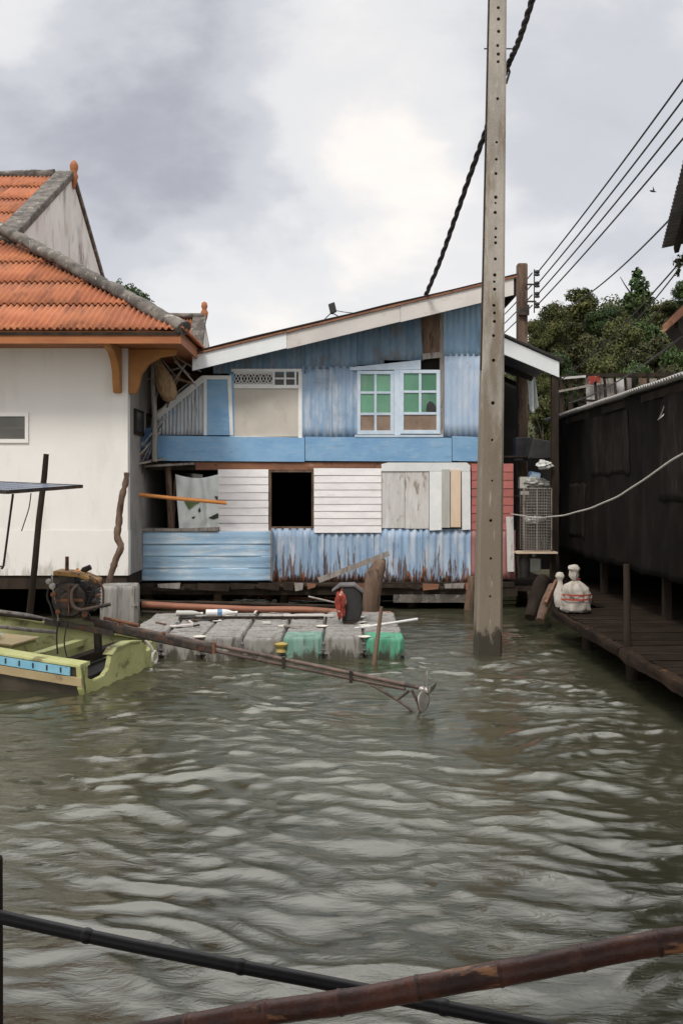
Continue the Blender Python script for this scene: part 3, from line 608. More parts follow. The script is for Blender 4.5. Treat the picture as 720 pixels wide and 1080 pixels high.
# ------------------------------------------------------------------ blue house
BH = thing('blue_house', 'patchwork blue corrugated tin house on stilts over the water with a slanting roof', 'house', (0, 19, 0))
YB = 17.5
def zroof(X): return 4.354 + .241 * (X + 2.53)          # top of the fascia
def corr_px(x0, x1, ytop, ybot, Y, m, pitch=.125, amp=.012, label=None, dent=.012, horiz=False, name='corrugated_sheet', roof=False):
    """sheet seen between pixel columns; ytop may be a function of px"""
    p = P(x0, ybot, Y); wd = (x1 - x0) * Y / F
    mb = MB()
    if horiz:
        h = (ybot - ytop) * Y / F; mb.corr(p, (0, 0, 1), (1, 0, 0), (0, -1, 0), h, 0, wd, pitch, amp, rows=8, dent=dent)
    else:
        f = (lambda u: (ybot - ytop(x0 + u * F / Y)) * Y / F) if callable(ytop) else (ybot - ytop) * Y / F
        mb.corr(p, (1, 0, 0), (0, 0, 1), (0, -1, 0), wd, 0, f, pitch, amp, rows=6, dent=dent)
    return part(name, mb, M[m], BH, label)
# roof sheets laid front to back, ribs following the slope up to the right
U = Vector((1, 0, .241)).normalized(); RNn = Vector((-.241, 0, 1)).normalized()
y = 16.86
k = 0
while y < 23.2:
    mb = MB(); mb.corr(Vector((-2.62, y, zroof(-2.62) + .05 + .006 * (k % 2))), (0, 1, 0), U, RNn, .92, 0, 5.78, pitch=.11, amp=.014, rows=10, dent=.02)
    part('roof_sheet', mb, M['tin_dark'], BH); y += .86; k += 1
def fascia(x0, x1, m, th=.03, lo=.27, y=16.9, sl=.241, z0=None):
    zf = zroof if z0 is None else z0
    return part('fascia_board', MB().prism([(x0, y, zf(x0)), (x1, y, zf(x1)), (x1, y, zf(x1) - lo), (x0, y, zf(x0) - lo)], (0, th, 0)), M[m], BH, bevel=.004)
fascia(-2.53, -.93, 'fascia_pale', lo=.26); fascia(-.927, 1.0, 'fascia', lo=.275, y=16.905); fascia(1.003, 2.92, 'fascia', lo=.285)
part('roof_edge_strip', MB().prism([(-2.6, 16.87, zroof(-2.6) + .001), (2.98, 16.87, zroof(2.98) + .001), (2.98, 16.87, zroof(2.98) + .035), (-2.6, 16.87, zroof(-2.6) + .035)], (0, .06, 0)), M['rust_beam'], BH)
for x in np.arange(-2.3, 2.9, .86):
    part('rafter', MB().beam((x, 16.95, zroof(x) - .06), (x, 23.1, zroof(x) - .06), .05, .09), M['dark_wood'], BH)
for yy in (17.75, 20, 23):
    part('roof_beam', MB().beam((-2.5, yy, zroof(-2.5) - .17), (2.88, yy, zroof(2.88) - .17), .06, .12), M['dark_wood'], BH)
part('barge_board', MB().box((2.925, 16.92, zroof(2.92) - .30), (2.965, 23.1, zroof(2.92) + .0)), M['dark_wood'], BH)
# walls, upper storey
def top_px(off=.10): return lambda px: HY - (zroof((px - 360) * YB / F) - off - CAMZ) * F / YB
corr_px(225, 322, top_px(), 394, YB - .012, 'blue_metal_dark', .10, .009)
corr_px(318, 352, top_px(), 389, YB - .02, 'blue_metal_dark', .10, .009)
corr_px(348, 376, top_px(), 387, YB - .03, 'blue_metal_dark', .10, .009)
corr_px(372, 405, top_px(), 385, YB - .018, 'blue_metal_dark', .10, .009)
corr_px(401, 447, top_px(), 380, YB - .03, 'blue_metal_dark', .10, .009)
part('wooden_panel', slab([(443, 330), (464, 326), (464, 372), (446, 374)], YB - .045, .015), M['brown_wood'], BH)
part('wooden_panel', slab([(444, 373), (466, 371), (466, 377), (446, 379)], YB - .06, .02), M['grey_wood'], BH)
corr_px(467, 522, top_px(), 375, YB - .03, 'blue_metal_mid', .10, .009)
corr_px(468, 522, 373, 461, YB - .018, 'blue_metal_pale', .10, .008)
# left slanting corner
corr_px(168, 219, lambda px: 441 - (px - 165) * .86 + 2, 459, YB - .02, 'grey_metal', .065, .012)
part('rake_board', MB().prism([P(163, 436, YB - .06), P(213, 396, YB - .06), P(216, 402, YB - .06), P(166, 443, YB - .06)], (0, .05, 0)), M['white_frame'], BH, bevel=.004)
fr = part('panel_frame', slab(rect(214, 396, 244, 400), YB - .055, .05).prism([P(x, y, YB - .055) for x, y in [(240, 400), (244, 400), (246, 459), (242.5, 459)]], (0, .05, 0)).prism([P(x, y, YB - .055) for x, y in rect(215, 400, 218, 459)], (0, .05, 0)), M['white_frame'], BH)
part('blue_filler', slab(rect(242, 394, 247, 461), YB - .03, .02), M['blue_board'], BH)
part('blue_board', slab(rect(218, 400, 242, 459), YB - .035, .02), M['blue_board'], BH)
# window with fretwork
wf = part('window_frame', slab(rect(244, 389, 318, 392), YB - .05, .06).prism([P(x, y, YB - .05) for x, y in rect(314.5, 392, 318.5, 463)], (0, .06, 0)).prism([P(x, y, YB - .05) for x, y in rect(246.5, 406, 314.5, 409.5)], (0, .06, 0)).prism([P(x, y, YB - .056) for x, y in [(243, 460), (320, 461.5), (320, 465), (243, 463)]], (0, .07, 0)), M['white_frame'], BH)
part('beige_sheet', MB(False).grid(lambda a, b: P(247 + 68 * a, 409.5 + 51 * b, YB - .02) + Vector((0, .012 * mnoise.noise((a * 3, b * 2, 4)), 0)), 12, 10), M['beige'], BH)
part('vent_backing', slab(rect(246.5, 392, 314.5, 406), YB + .03, .01), M['dark_inside'], wf)
fw = MB(True)
for k in range(6):
    c = P(251 + 6.7 * k, 399.3, YB - .03)
    fw.tube([c + Vector((math.cos(t) * .052, 0, math.sin(t) * .075)) for t in np.linspace(0, 2 * math.pi, 17)], .0085, 6, False)
    fw.tube([c + Vector((-.056, 0, -.1)), c + Vector((.056, 0, .1))], .007, 5); fw.tube([c + Vector((.056, 0, -.1)), c + Vector((-.056, 0, .1))], .007, 5)
fw.box(P(246.5, 394.2, YB - .038), P(287, 392.4, YB - .02)); fw.box(P(246.5, 406, YB - .038), P(287, 404.6, YB - .02))
part('fretwork', fw, M['white_frame'], wf)
for x in (287.5, 299.5, 310.5): part('mullion', slab(rect(x, 392, x + 2.2, 406), YB - .04, .03), M['white_frame'], wf)
part('glazing_bar', slab(rect(289.7, 398.3, 310.5, 400), YB - .036, .02), M['white_frame'], wf)
for x0, x1 in ((289.7, 299.5), (301.7, 310.5)): part('pane', slab(rect(x0, 392, x1, 406), YB - .01, .006), M['dark_glass'], wf)
corr_px(318.5, 350, 386, 463, YB - .016, 'blue_metal', .13, .015, dent=.018); corr_px(347, 381, 386, 463, YB - .024, 'blue_metal', .13, .015, dent=.018)
# green casements
def casement(x0, x1, y0, y1, one=False):
    f = part('window_sash', slab(rect(x0, y0, x1, y0 + 3.6), YB - .07, .05).prism([P(x, y, YB - .07) for x, y in rect(x0, y1 - 4, x1, y1)], (0, .05, 0)).prism([P(x, y, YB - .07) for x, y in rect(x0, y0 + 3.6, x0 + 3.6, y1 - 4)], (0, .05, 0)).prism([P(x, y, YB - .07) for x, y in rect(x1 - 4, y0 + 3.6, x1, y1 - 4)], (0, .05, 0)), M['blue_frame'], BH, bevel=.004)
    a, b = x0 + 3.6, x1 - 4; xm = (a + b) / 2; r1 = y0 + 23; r2 = y1 - 21.5
    bars = slab(rect(a, r1 - 1.2, b, r1 + 1.2), YB - .06, .03).prism([P(x, y, YB - .06) for x, y in rect(a, r2 - 1.3, b, r2 + 1.3)], (0, .03, 0))
    bars.prism([P(x, y, YB - .062) for x, y in rect(xm - 1.3, y0 + 3.6, xm + 1.3, r2 if one else y1 - 4)], (0, .034, 0))
    part('glazing_bar', bars, M['blue_frame'], f)
    for (u0, u1) in ((a, xm), (xm, b)):
        for (v0, v1) in ((y0 + 3.6, r1), (r1, r2)): part('pane', slab(rect(u0, v0, u1, v1), YB - .042, .005), M['green_pane'], f)
    if one: part('pane', slab(rect(a, r2, b, y1 - 4), YB - .042, .005), M['brown_pane'], f)
    else:
        for (u0, u1) in ((a, xm), (xm, b)): part('pane', slab(rect(u0, r2, u1, y1 - 4), YB - .042, .005), M['brown_pane'], f)
    return f
casement(376.5, 415.5, 391, 458); cs2 = casement(422, 464, 390, 457.5, True)
part('broken_pane_hole', slab([(449, 432), (450, 426), (453, 423), (456, 424), (459.8, 429), (459.8, 434.6), (449.5, 434.6)], YB - .046, .003), M['dark_glass'], cs2)
part('mullion', slab([(415.5, 390), (422, 390), (422, 459), (415.5, 459)], YB - .055, .04), M['blue_frame'], BH)
part('window_sill', slab(rect(374, 458.5, 467, 461), YB - .09, .08), M['blue_frame'], BH)
part('head_board', slab([(369, 387.5), (443.5, 379.5), (443.5, 389.5), (369, 390.5)], YB - .05, .03), M['blue_frame'], BH)
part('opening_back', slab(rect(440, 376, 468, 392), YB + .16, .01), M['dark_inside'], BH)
part('corner_post', slab(rect(463.5, 326, 467.5, 461), YB - .05, .04), M['grey_wood'], BH)
# broad blue band boards
for x0, x1, o_ in ((166, 321, 0), (321.7, 476, .004), (476.6, 521, .001)):
    part('band_board', slab([(x0, 459.3 + o_ * 300), (x1, 461.6), (x1, 487), (x0, 486)], YB - .075 - o_, .03), M['blue_board'], BH)
# lower storey
for x0, x1, m_ in ((150, 206, 'dark_wood'), (206.4, 345, 'rust_beam'), (345.4, 523, 'rust_beam')):
    part('floor_beam', slab(rect(x0, 487.6, x1, 495.5), YB - .04, .12), M[m_], BH)
def siding(x0, x1, y0, y1, n, Y, m='siding', name='siding_board'):
    for i in range(n):
        a = y0 + (y1 - y0) * i / n; b = y0 + (y1 - y0) * (i + 1) / n - .25; j = random.uniform(-.25, .25)
        p = [P(x0 + j * .5, a + j, Y + .006), P(x1 + j * .5, a, Y + .006), P(x1 + j * .5, b, Y - .004), P(x0 + j * .5, b + j, Y - .004)]
        part(name, MB().prism(p, (0, .014, 0)), M[m], BH)
siding(230, 283, 495, 560, 8, YB - .09); part('board_ledge', slab([(231, 560.5), (287, 559), (287, 562.5), (232, 564)], YB - .13, .06), M['white_frame'], BH)
siding(331, 402, 494, 562, 9, YB - .09)
part('white_board', slab([(402, 489.5), (409, 487.8), (492, 487.8), (495.5, 491), (495.5, 497), (402, 497)], YB - .10, .04), M['white_frame'], BH)
part('weathered_panel', slab(rect(402.5, 497.3, 426.5, 557), YB - .08, .02), M['pale_wood'], BH); part('weathered_panel', slab(rect(426.9, 497.3, 452, 557.5), YB - .083, .02), M['pale_wood'], BH)
part('white_post', slab([(452.6, 497.2), (466, 497.2), (465.5, 559), (452.6, 559.5)], YB - .10, .04), M['white_frame'], BH)
part('upright_board', slab(rect(465.8, 495, 474.3, 556.5), YB - .14, .03), M['grey_slat'], BH, label='grey upright board beside the white post')
part('upright_board', slab(rect(475, 495.5, 485.6, 556), YB - .125, .02), M['cream'], BH, label='cream upright board')
part('white_post', slab([(486.4, 497.2), (495.6, 497.2), (496, 558.5), (487, 559)], YB - .10, .03), M['white_frame'], BH)
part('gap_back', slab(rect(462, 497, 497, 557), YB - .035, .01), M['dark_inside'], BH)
siding(497, 541, 489, 559, 8, YB - .05, 'red_board')
corr_px(494, 543, 559, 611, YB - .04, 'red_metal', .09, .008)
part('cream_post', slab([(533.5, 545), (541, 545), (542, 603), (535, 603)], YB - .12, .05), M['pale_wood'], BH)
for x0, x1 in ((286.5, 342), (339, 394), (391, 445), (442, 496)):
    corr_px(x0, x1, 557.5 + random.uniform(-.4, .4), 618 + random.uniform(-1.5, 1.5), YB - .05 - random.uniform(0, .01), 'blue_metal', .128, .017, dent=.007)
part('blue_panel_frame', slab(rect(283.5, 559, 287, 613), YB - .24, .14), M['grey_wood'], BH)
# horizontally ribbed balcony panel
for a, b in ((560.5, 574.2), (573.6, 587), (586.4, 599.5), (598.9, 612.5)):
    corr_px(137.5, 285.5, a, b, YB - .26 - random.uniform(0, .006), 'blue_ribbed', .14, .0032, horiz=True, dent=.016, name='ribbed_panel')
part('panel_edge', slab(rect(136, 560, 138.5, 613), YB - .27, .03), M['dark_wood'], BH)
part('balcony_ledge', slab([(139, 557), (185, 557.8), (230, 556), (230, 560), (139, 560.5)], YB - .3, .3), M['grey_wood'], BH)
for x0, x1, y0, y1 in ((283.3, 286, 496, 559), (328.5, 331, 496, 559), (286, 328.5, 555.5, 558.5), (286, 328.5, 496, 498)):
    part('opening_jamb', slab(rect(x0, y0, x1, y1), YB - .05, .12), M['brown_wood'], BH)
# posts of the open bay, floors, back walls
part('post', MB(True).tube(wob(P(177, 489, YB - .06), P(180, 560, YB - .06), 5, .03), .055, 8), M['brown_wood'], BH)
part('post', MB(True).tube(wob(P(185, 505, YB - .02), P(183, 560, YB - .02), 4, .02), .03, 8), M['brown_wood'], BH)
part('ledge', MB().beam(P(150, 492, YB - .3), P(205, 489, YB - .12), .18, .035), M['grey_wood'], BH)
part('upper_floor', MB().box((-3.2, YB + .0, P(0, 496, YB).z + .0), (2.7, 23, P(0, 488, YB).z - .02)), M['dark_inside'], BH)
part('lower_floor', MB().box((-3.7, YB - .22, .38), (3.0, 23, .46)), M['dark_wood'], BH)
for yy in (17.32, 19.5, 22): part('floor_joist', MB().beam((-3.7, yy, .32), (3.05, yy, .30), .10, .12), M['dark_wood'], BH)
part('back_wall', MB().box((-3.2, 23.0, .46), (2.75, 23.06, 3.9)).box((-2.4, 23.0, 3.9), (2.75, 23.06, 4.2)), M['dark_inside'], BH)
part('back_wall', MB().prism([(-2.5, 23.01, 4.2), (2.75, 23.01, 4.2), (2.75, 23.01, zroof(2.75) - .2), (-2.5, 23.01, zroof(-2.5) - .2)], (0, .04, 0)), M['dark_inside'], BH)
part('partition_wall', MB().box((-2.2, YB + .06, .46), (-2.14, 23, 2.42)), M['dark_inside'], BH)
part('side_wall', MB().prism([(2.70, YB, .46), (2.70, 23, .46), (2.70, 23, zroof(2.7) - .2), (2.70, YB, zroof(2.7) - .2)], (.04, 0, 0)), M['blue_metal_mid'], BH)
part('side_wall', MB().prism([(-3.24, YB + .02, 2.6), (-3.24, 23, 2.6), (-3.24, 23, 3.34), (-3.24, YB + .02, 3.34)], (.04, 0, 0)).prism([(-3.24, YB + .02, 3.34), (-3.24, 23, 3.34), (-2.47, 23, 4.05), (-2.47, YB + .02, 4.05)], (.04, 0, 0)), M['grey_metal'], BH)
# stilts
for i, (x, y) in enumerate([(-3.4, 17.5), (-2.2, 17.7), (-1.0, 17.6), (.2, 17.8), (1.3, 17.6), (2.35, 17.4), (-3, 20), (-1.2, 20.2), (.6, 20), (2.3, 20), (-2.5, 22.4), (0, 22.5), (2.2, 22.4)]):
    part('stilt', MB(True).tube(wob((x, y, .38), (x + random.uniform(-.15, .15), y, -.7), 4, .03), [.075, .08, .085, .09, .095], 9), M['brown_wood' if i % 2 else 'dark_wood'], BH)
part('stilt', MB(True).tube(wob(P(499, 608, 17.2), P(494, 645, 17.2), 4, .03), .085, 9), M['brown_wood'], BH)
mb = MB(True); mb.tube([P(160, 622, 17.2), P(340, 617, 17.25), P(505, 622, 17.3)], .045, 8); part('tie_beam', mb, M['dark_wood'], BH)
mb = MB(True); mb.tube([P(140, 627, 18.6), P(500, 630, 18.6)], .07, 8); part('tie_beam', mb, M['dark_wood'], BH)
q_ = random.Random(12); x = 142
while x < 494:
    w_ = q_.uniform(9, 34)
    if q_.random() < .8: part('skirting_scrap', slab([(x, 615.5 + q_.uniform(-1, 1)), (x + w_, 615.5 + q_.uniform(-1, 1)), (x + w_ - 1, 619 + q_.uniform(0, 5)), (x + 1, 619 + q_.uniform(0, 6))], 17.18 - q_.uniform(0, .04), .02), M[q_.choice(['grey_wood', 'brown_wood', 'rust_beam', 'dark_wood', 'dark_wood'])], BH)
    x += w_ + q_.uniform(0, 5)
for i in range(14):      # rubbish wedged between the stilts
    x = q_.uniform(150, 500); a_ = P(x, q_.uniform(622, 634), 17.6 + q_.uniform(0, 1)); part('wedged_stick', MB(True).tube(wob(a_, a_ + Vector((q_.uniform(-.7, .7), q_.uniform(-.2, .2), q_.uniform(-.1, .25))), 4, .03), q_.uniform(.012, .035), 6), M[q_.choice(['grey_wood', 'brown_wood', 'rust_beam'])], BH)
# concrete footing slab under the right-hand end
part('footing', MB().box((.9, 17.25, .12), (2.6, 17.5, .26)), M['lichen'], BH)
# lean-to on the right of the house
LT = thing('lean_to', 'lean-to shed with pale fascia board behind the concrete pole, beside the blue house', 'shed', (3.2, 19, 0))
zl = lambda x: 4.77 - .44 * (x - 2.75)
part('fascia_board', MB().prism([(2.45, 17.4, zl(2.45)), (3.80, 17.4, zl(3.80)), (3.80, 17.4, zl(3.80) - .27), (2.45, 17.4, zl(2.45) - .30)], (0, .03, 0)), M['fascia_pale'], LT, bevel=.004)
Ul = Vector((1, 0, -.44)).normalized()
for k in range(4):
    mb = MB(); mb.corr((2.75, 17.33 + .86 * k, zl(2.75) + .045 + .005 * (k % 2)), (0, 1, 0), Ul, (.4, 0, .91), .92, -.2, 1.22, pitch=.11, amp=.014, rows=4, dent=.02); part('roof_sheet', mb, M['tin_dark'], LT)
for yy in (17.6, 19.4, 20.7): part('rafter', MB().beam((2.76, yy, zl(2.76) - .12), (3.76, yy, zl(3.76) - .12), .06, .09), M['dark_wood'], LT)
part('post', MB().box((3.68, 17.44, -.4), (3.80, 17.56, 4.1)), M['dark_wood'], LT)
part('post', MB().box((3.66, 20.6, .4), (3.76, 20.7, 4.1)), M['dark_wood'], LT)
part('back_wall', MB().box((2.80, 21.0, .4), (3.93, 21.05, 4.35)), M['dark_inside'], LT)
part('floor_deck', MB().box((2.76, 17.4, .30), (3.9, 21.0, .38)), M['dark_wood'], LT)
part('half_wall', MB().box((3.3, 20.9, .4), (4.5, 20.95, 2.75)), M['dark_inside'], LT)
for z in (1.0, 1.95, 2.65): part('shelf', MB().box((2.80, 17.7, z), (3.66, 18.3, z + .03)), M['dark_wood'], LT)

# ------------------------------------------------------------------ small lamp on the blue roof
FL = thing('floodlight', 'small black floodlight on a wire bracket standing on the blue house roof edge', 'lamp', tuple(P(350, 334, 17.2)))
part('lamp_head', MB().obox(P(350.5, 325, 17.2), (.055, 0, .02), (0, .04, 0), (-.02, 0, .085)), M['black'], FL, bevel=.015)
part('bracket', MB(True).tube([P(338, 341, 17.2), P(348, 331, 17.2), P(352, 331, 17.2), P(360, 335.5, 17.2)], .009, 6), M['iron'], FL)
part('cord', MB(True).tube(sag(P(352, 327, 17.2), P(400, 327, 17.4), .05), .007, 5), M['cable'], FL)

# ------------------------------------------------------------------ concrete utility pole with bolt holes
PX, PYY = 1.868, 12.6
CP = thing('utility_pole', 'tall square concrete pole with bolt holes standing in the water before the blue house', 'utility pole', (PX, PYY, 0), 'utility poles')
def pc(z): return PX + .112 * z / 8.28 / .9 * .95        # the pole leans slightly to the right
def ph(z): return .166 - .0072 * z                       # half width
ZTOP = 9.6
holes = [8, 20, 33, 48, 57, 65, 104, 150, 168, 183, 208, 214, 224, 241, 250, 256, 273, 290, 297, 305, 322, 330, 339, 354, 380, 425, 464, 507, 549, 589, 629]
hz_ = sorted(CAMZ + (HY - h) * PYY / F for h in holes)
mb = MB()
zs = [-1.0] + [ZTOP]
ch = .03
def ring(z):
    h = ph(z); c = pc(z); yf = PYY - .0; D = 2 * h
    return [(c - h + ch, yf, z), (c + h - ch, yf, z), (c + h, yf + ch, z), (c + h, yf + D - ch, z), (c + h - ch, yf + D, z), (c - h + ch, yf + D, z), (c - h, yf + D - ch, z), (c - h, yf + ch, z)]
r0, r1 = ring(-1.0), ring(ZTOP)
mb.add(r0 + r1, [(i, i + 1, i + 9, i + 8) for i in range(1, 7)] + [(7, 0, 8, 15)] + [tuple(range(8, 16)), tuple(range(7, -1, -1))])
# front face: two side strips and a middle strip with real recesses
cw = .055
def fp(x, z, d=0): return (pc(z) + x, PYY + d, z)
for z0, z1 in ((-1.0, ZTOP),):
    for sgn in (-1, 1):
        mb.add([fp(sgn * (ph(z0) - ch), z0), fp(sgn * cw, z0), fp(sgn * cw, z1), fp(sgn * (ph(z1) - ch), z1)], [(0, 1, 2, 3) if sgn < 0 else (3, 2, 1, 0)])
zc = -1.0
rr = random.Random(3)
for k, z in enumerate(hz_):
    gap = min([abs(z - q) for q in hz_ if q != z]); hh = min(.05, gap / 2 - .001); rad = min(.019 * rr.uniform(.7, 1.3), hh * .85)
    mb.add([fp(-cw, zc), fp(cw, zc), fp(cw, z - hh), fp(-cw, z - hh)], [(0, 1, 2, 3)]); zc = z + hh
    outer = [(cw, 0), (cw, hh), (0, hh), (-cw, hh), (-cw, 0), (-cw, -hh), (0, -hh), (cw, -hh)]
    ox = rr.uniform(-.006, .006)
    vs = [fp(a, z + b) for a, b in outer] + [fp(ox + rad * math.cos(t), z + rad * math.sin(t)) for t in [i * math.pi / 4 for i in range(8)]] + [fp(ox + rad * math.cos(t), z + rad * math.sin(t), .09) for t in [i * math.pi / 4 for i in range(8)]]
    fs = [(i, (i + 1) % 8, (i + 1) % 8 + 8, i + 8) for i in range(8)] + [(i + 8, (i + 1) % 8 + 8, (i + 1) % 8 + 16, i + 16) for i in range(8)] + [tuple(range(16, 24))]
    mb.add(vs, fs)
mb.add([fp(-cw, zc), fp(cw, zc), fp(cw, ZTOP), fp(-cw, ZTOP)], [(0, 1, 2, 3)])
part('shaft', mb, M['concrete'], CP)
for z in (CAMZ + (HY - 47) * PYY / F,):
    part('bolt', MB(True).tube([(pc(z) - ph(z) - .05, PYY + .12, z), (pc(z) + ph(z) + .09, PYY + .12, z)], .009, 8), M['iron'], CP)
part('edge_pipe', MB(True).tube([(pc(z) - ph(z) - .012, PYY + .06, z) for z in np.linspace(3.6, 9.6, 9)], .011, 8), M['iron'], CP)

# twisted power cable
path = [P(580, -60, 10.6), P(562, -4, 11.4), P(547, 42, 12.3), P(534, 72, 12.90), P(524, 100, 12.98), P(514, 132, 13.2), P(497, 180, 13.9), P(479, 232, 14.9), P(463, 277, 15.9), P(448, 313, 17.0)]
def spl(path, n):
    out = []
    pts = [path[0]] + path + [path[-1]]
    for i in range(1, len(pts) - 2):
        for k in range(n):
            t = k / n; a, b, c_, d = pts[i - 1:i + 3]
            out.append(.5 * ((2 * b) + (c_ - a) * t + (2 * a - 5 * b + 4 * c_ - d) * t * t + (-a + 3 * b - 3 * c_ + d) * t ** 3))
    return out + [path[-1]]
sp_ = spl(path, 22)
cb = thing('power_cable', 'thick twisted black power cable running behind the concrete pole down to the blue roof', 'cable', tuple(sp_[0]))
for s_ in range(3):
    pts = []
    for i, p in enumerate(sp_):
        d = (sp_[min(i + 1, len(sp_) - 1)] - sp_[max(0, i - 1)]).normalized(); a = d.orthogonal().normalized(); b = d.cross(a); th = i * .42 + s_ * 2.09
        pts.append(p + (a * math.cos(th) + b * math.sin(th)) * .022)
    part('strand', MB(True).tube(pts, .019, 6), M['cable'], cb)
part('clamp', MB(True).tube([P(534, 66, 12.85), P(537, 76, 12.85), P(533.5, 88, 12.8)], .016, 6), M['iron'], cb)

# second pole with insulators
SP = thing('utility_pole', 'thin weathered pole carrying four wires behind the roof end of the blue house', 'utility pole', tuple(P(551, 612, 19.8)[:2]) + (0,), 'utility poles')
b0 = P(550.5, 612, 19.8); t0 = P(551, 277, 19.8)
part('shaft', MB().prism([(t0.x - .10, 19.8, -.6), (t0.x + .10, 19.8, -.6), (t0.x + .10, 20.02, -.6), (t0.x - .10, 20.02, -.6)], (0, 0, t0.z + .6)), M['brown_wood'], SP, bevel=.03)
part('bracket', MB().beam(P(563, 284, 19.75), P(563, 330, 19.75), .02, .02), M['iron'], SP)
part('bracket', MB().beam(P(552, 300, 19.75), P(565, 300, 19.75), .03, .03).beam(P(552, 318, 19.75), P(565, 318, 19.75), .03, .03), M['iron'], SP)
part('junction_box', MB().box(P(547, 332, 19.72), P(557, 322, 19.8)), M['iron'], SP)
INS = []
for y in (288, 300, 311, 322):
    c = P(566, y, 19.75); INS.append(c); part('insulator', MB(True).lathe(c - Vector((0, 0, .06)), [(.02, 0), (.055, .01), (.05, .04), (.03, .055), (.055, .07), (.045, .11), (.015, .12)], 10), M['black'], SP)
WL = ['highest', 'second highest', 'third highest', 'lowest']
for k, (p0, ey) in enumerate(zip(INS, (76, 97, 117, 138))):
    p1 = P(720, ey, 12.0); d = (p1 - p0); p2 = p0 + d * 1.5
    solo('overhead_wire', MB(True).tube(sag(p0, p2, .10, 30), .0135, 6), M['cable'], '%s of the four parallel wires rising from the second pole to the upper right' % WL[k], 'wire', tuple(p0), 'four parallel overhead wires')
for k, (p0, tgt) in enumerate(zip(INS, ((500, 352, 34), (500, 358, 34), (500, 366, 34), (500, 374, 34)))):
    solo('overhead_wire', MB(True).tube(sag(p0 + Vector((-.1, 0, 0)), P(*tgt), .1, 16), .0135, 6), M['cable'], '%s of the wires running from the second pole back behind the blue roof' % WL[k], 'wire', tuple(p0), 'wires behind the blue roof')
for (a, b, lb) in [((594, 326, 22), (707, 230, 11.5), 'single wire crossing the sky below the four parallel wires to the tin roof corner'),
                   ((592, 400, 22), (722, 270, 13), 'wire slanting up across the hill trees to the branch at the right edge'),
                   ((640, 365, 24), (724, 272, 14), 'faint wire in front of the pointed vine tree at the right'),
                   ((600, 425, 22), (722, 352, 12), 'wire slanting across the trees to the wooden eave at the right edge')]:
    solo('overhead_wire', MB(True).tube(sag(P(*a), P(*b), .12, 24), .0125, 6), M['cable'], lb, 'wire', tuple(P(*a)))

# ------------------------------------------------------------------ right-hand building with black netting
NB = thing('netting_shed', 'dark shed hung with black netting along the walkway on the right', 'shed', (5.5, 14, 0))
NX = 4.1; NZ = 3.40
def netf(a, b):
    y = 6.5 + a * 12.3; z = .95 + (NZ - .95) * b
    return Vector((NX + .05 * mnoise.noise((y * .9, z * .6, 1)) + .022 * math.sin(y * 7 + 2 * mnoise.noise((y, z, 5))) * (1.1 - b * .5) + .02 * mnoise.noise((y * 4, z * 2.5, 9)), y, z + .05 * mnoise.noise((y * 1.5, 7, 7)) * (1 - b)))
mb = MB(True).grid(netf, 260, 26); mb.sol = .004; part('netting', mb, M['net'], NB)
for k in range(14):
    y = 6.4 + k * .93; mb = MB(); mb.corr((NX - .16, y, NZ + .02 + .004 * (k % 2)), (0, 1, 0), Vector((1, 0, .16)).normalized(), Vector((-.16, 0, 1)).normalized(), .97, 0, 3.6, pitch=.105, amp=.018, rows=2, seg=6)
    mb.sol = .012; part('roof_sheet', mb, M['tin'], NB)
def netpatch(a0, a1, b0, b1):
    mb = MB(True).grid(lambda u, v: netf(a0 + (a1 - a0) * u + .004 * mnoise.noise((v * 5, a0, 1)), b0 + (b1 - b0) * v + .02 * mnoise.noise((u * 6, b0, 2))) - Vector((.012, 0, 0)), int(260 * (a1 - a0)) + 4, 14); mb.sol = .003
    part('net_patch', mb, M['net_old'], NB)
netpatch(.62, .80, .55, .93); netpatch(.36, .52, .40, .95); netpatch(.83, .93, .12, .5)
part('eave_beam', MB().box((NX - .02, 6.4, NZ - .13), (NX + .06, 19.3, NZ - .03)), M['dark_wood'], NB)
for y in (6.8, 9.9, 13.0, 16.1, 18.7): part('post', MB().box((NX + .09, y - .05, .4), (NX + .19, y + .05, NZ - .03)), M['dark_wood'], NB)
part('back_wall', MB().box((7.4, 6.4, .4), (7.46, 19.2, 3.9)), M['dark_inside'], NB)
part('end_wall', MB().box((NX - .02, 18.8, -.3), (7.39, 18.86, 3.27)), M['dark_inside'], NB)
part('near_wall', MB().box((NX + .2, 6.4, .4), (7.39, 6.46, 3.38)), M['dark_inside'], NB)
part('net_hook', MB(True).tube([P(703, 420, 12.6), P(697, 437, 12.6), P(693, 443, 12.6), P(699, 438, 12.6), P(706, 428, 12.6)], .009, 6), M['steel'], NB)
# walkway
WK = thing('walkway', 'dark plank walkway along the netting shed above the water', 'walkway', (3.6, 12, 0))
rb = random.Random(8)
def rough_beam(a, b):
    mb = MB(True); n = int((b - a) / .12)
    def fn(u, v):
        t = v * 2 * math.pi; y_ = a + (b - a) * u; cx, cz = math.cos(t), math.sin(t); m_ = max(abs(cx), abs(cz)) ** .7
        k = .046 * (1 + .35 * mnoise.noise((y_ * 2.2, cx, cz)) + .2 * mnoise.noise((y_ * 8, cx * 2, cz)))
        return Vector((2.99 + k * cx / m_, y_, .345 + k * 1.25 * cz / m_))
    return mb.grid(fn, n, 16)
y = 6.4
while y < 19.0:
    wd = rb.uniform(.17, .22); part('plank', MB().box(((3.04 if y < 13.9 else 3.75) + rb.uniform(-.02, .02), y, .36 + rb.uniform(0, .006)), (7.4, y + wd - .012, .40 + rb.uniform(-.004, .006))), M['deck'], WK); y += wd
for a, b in ((6.4, 10.6), (10.62, 14.0)):
    part('edge_beam', rough_beam(a, b), M['deck_edge'], WK)
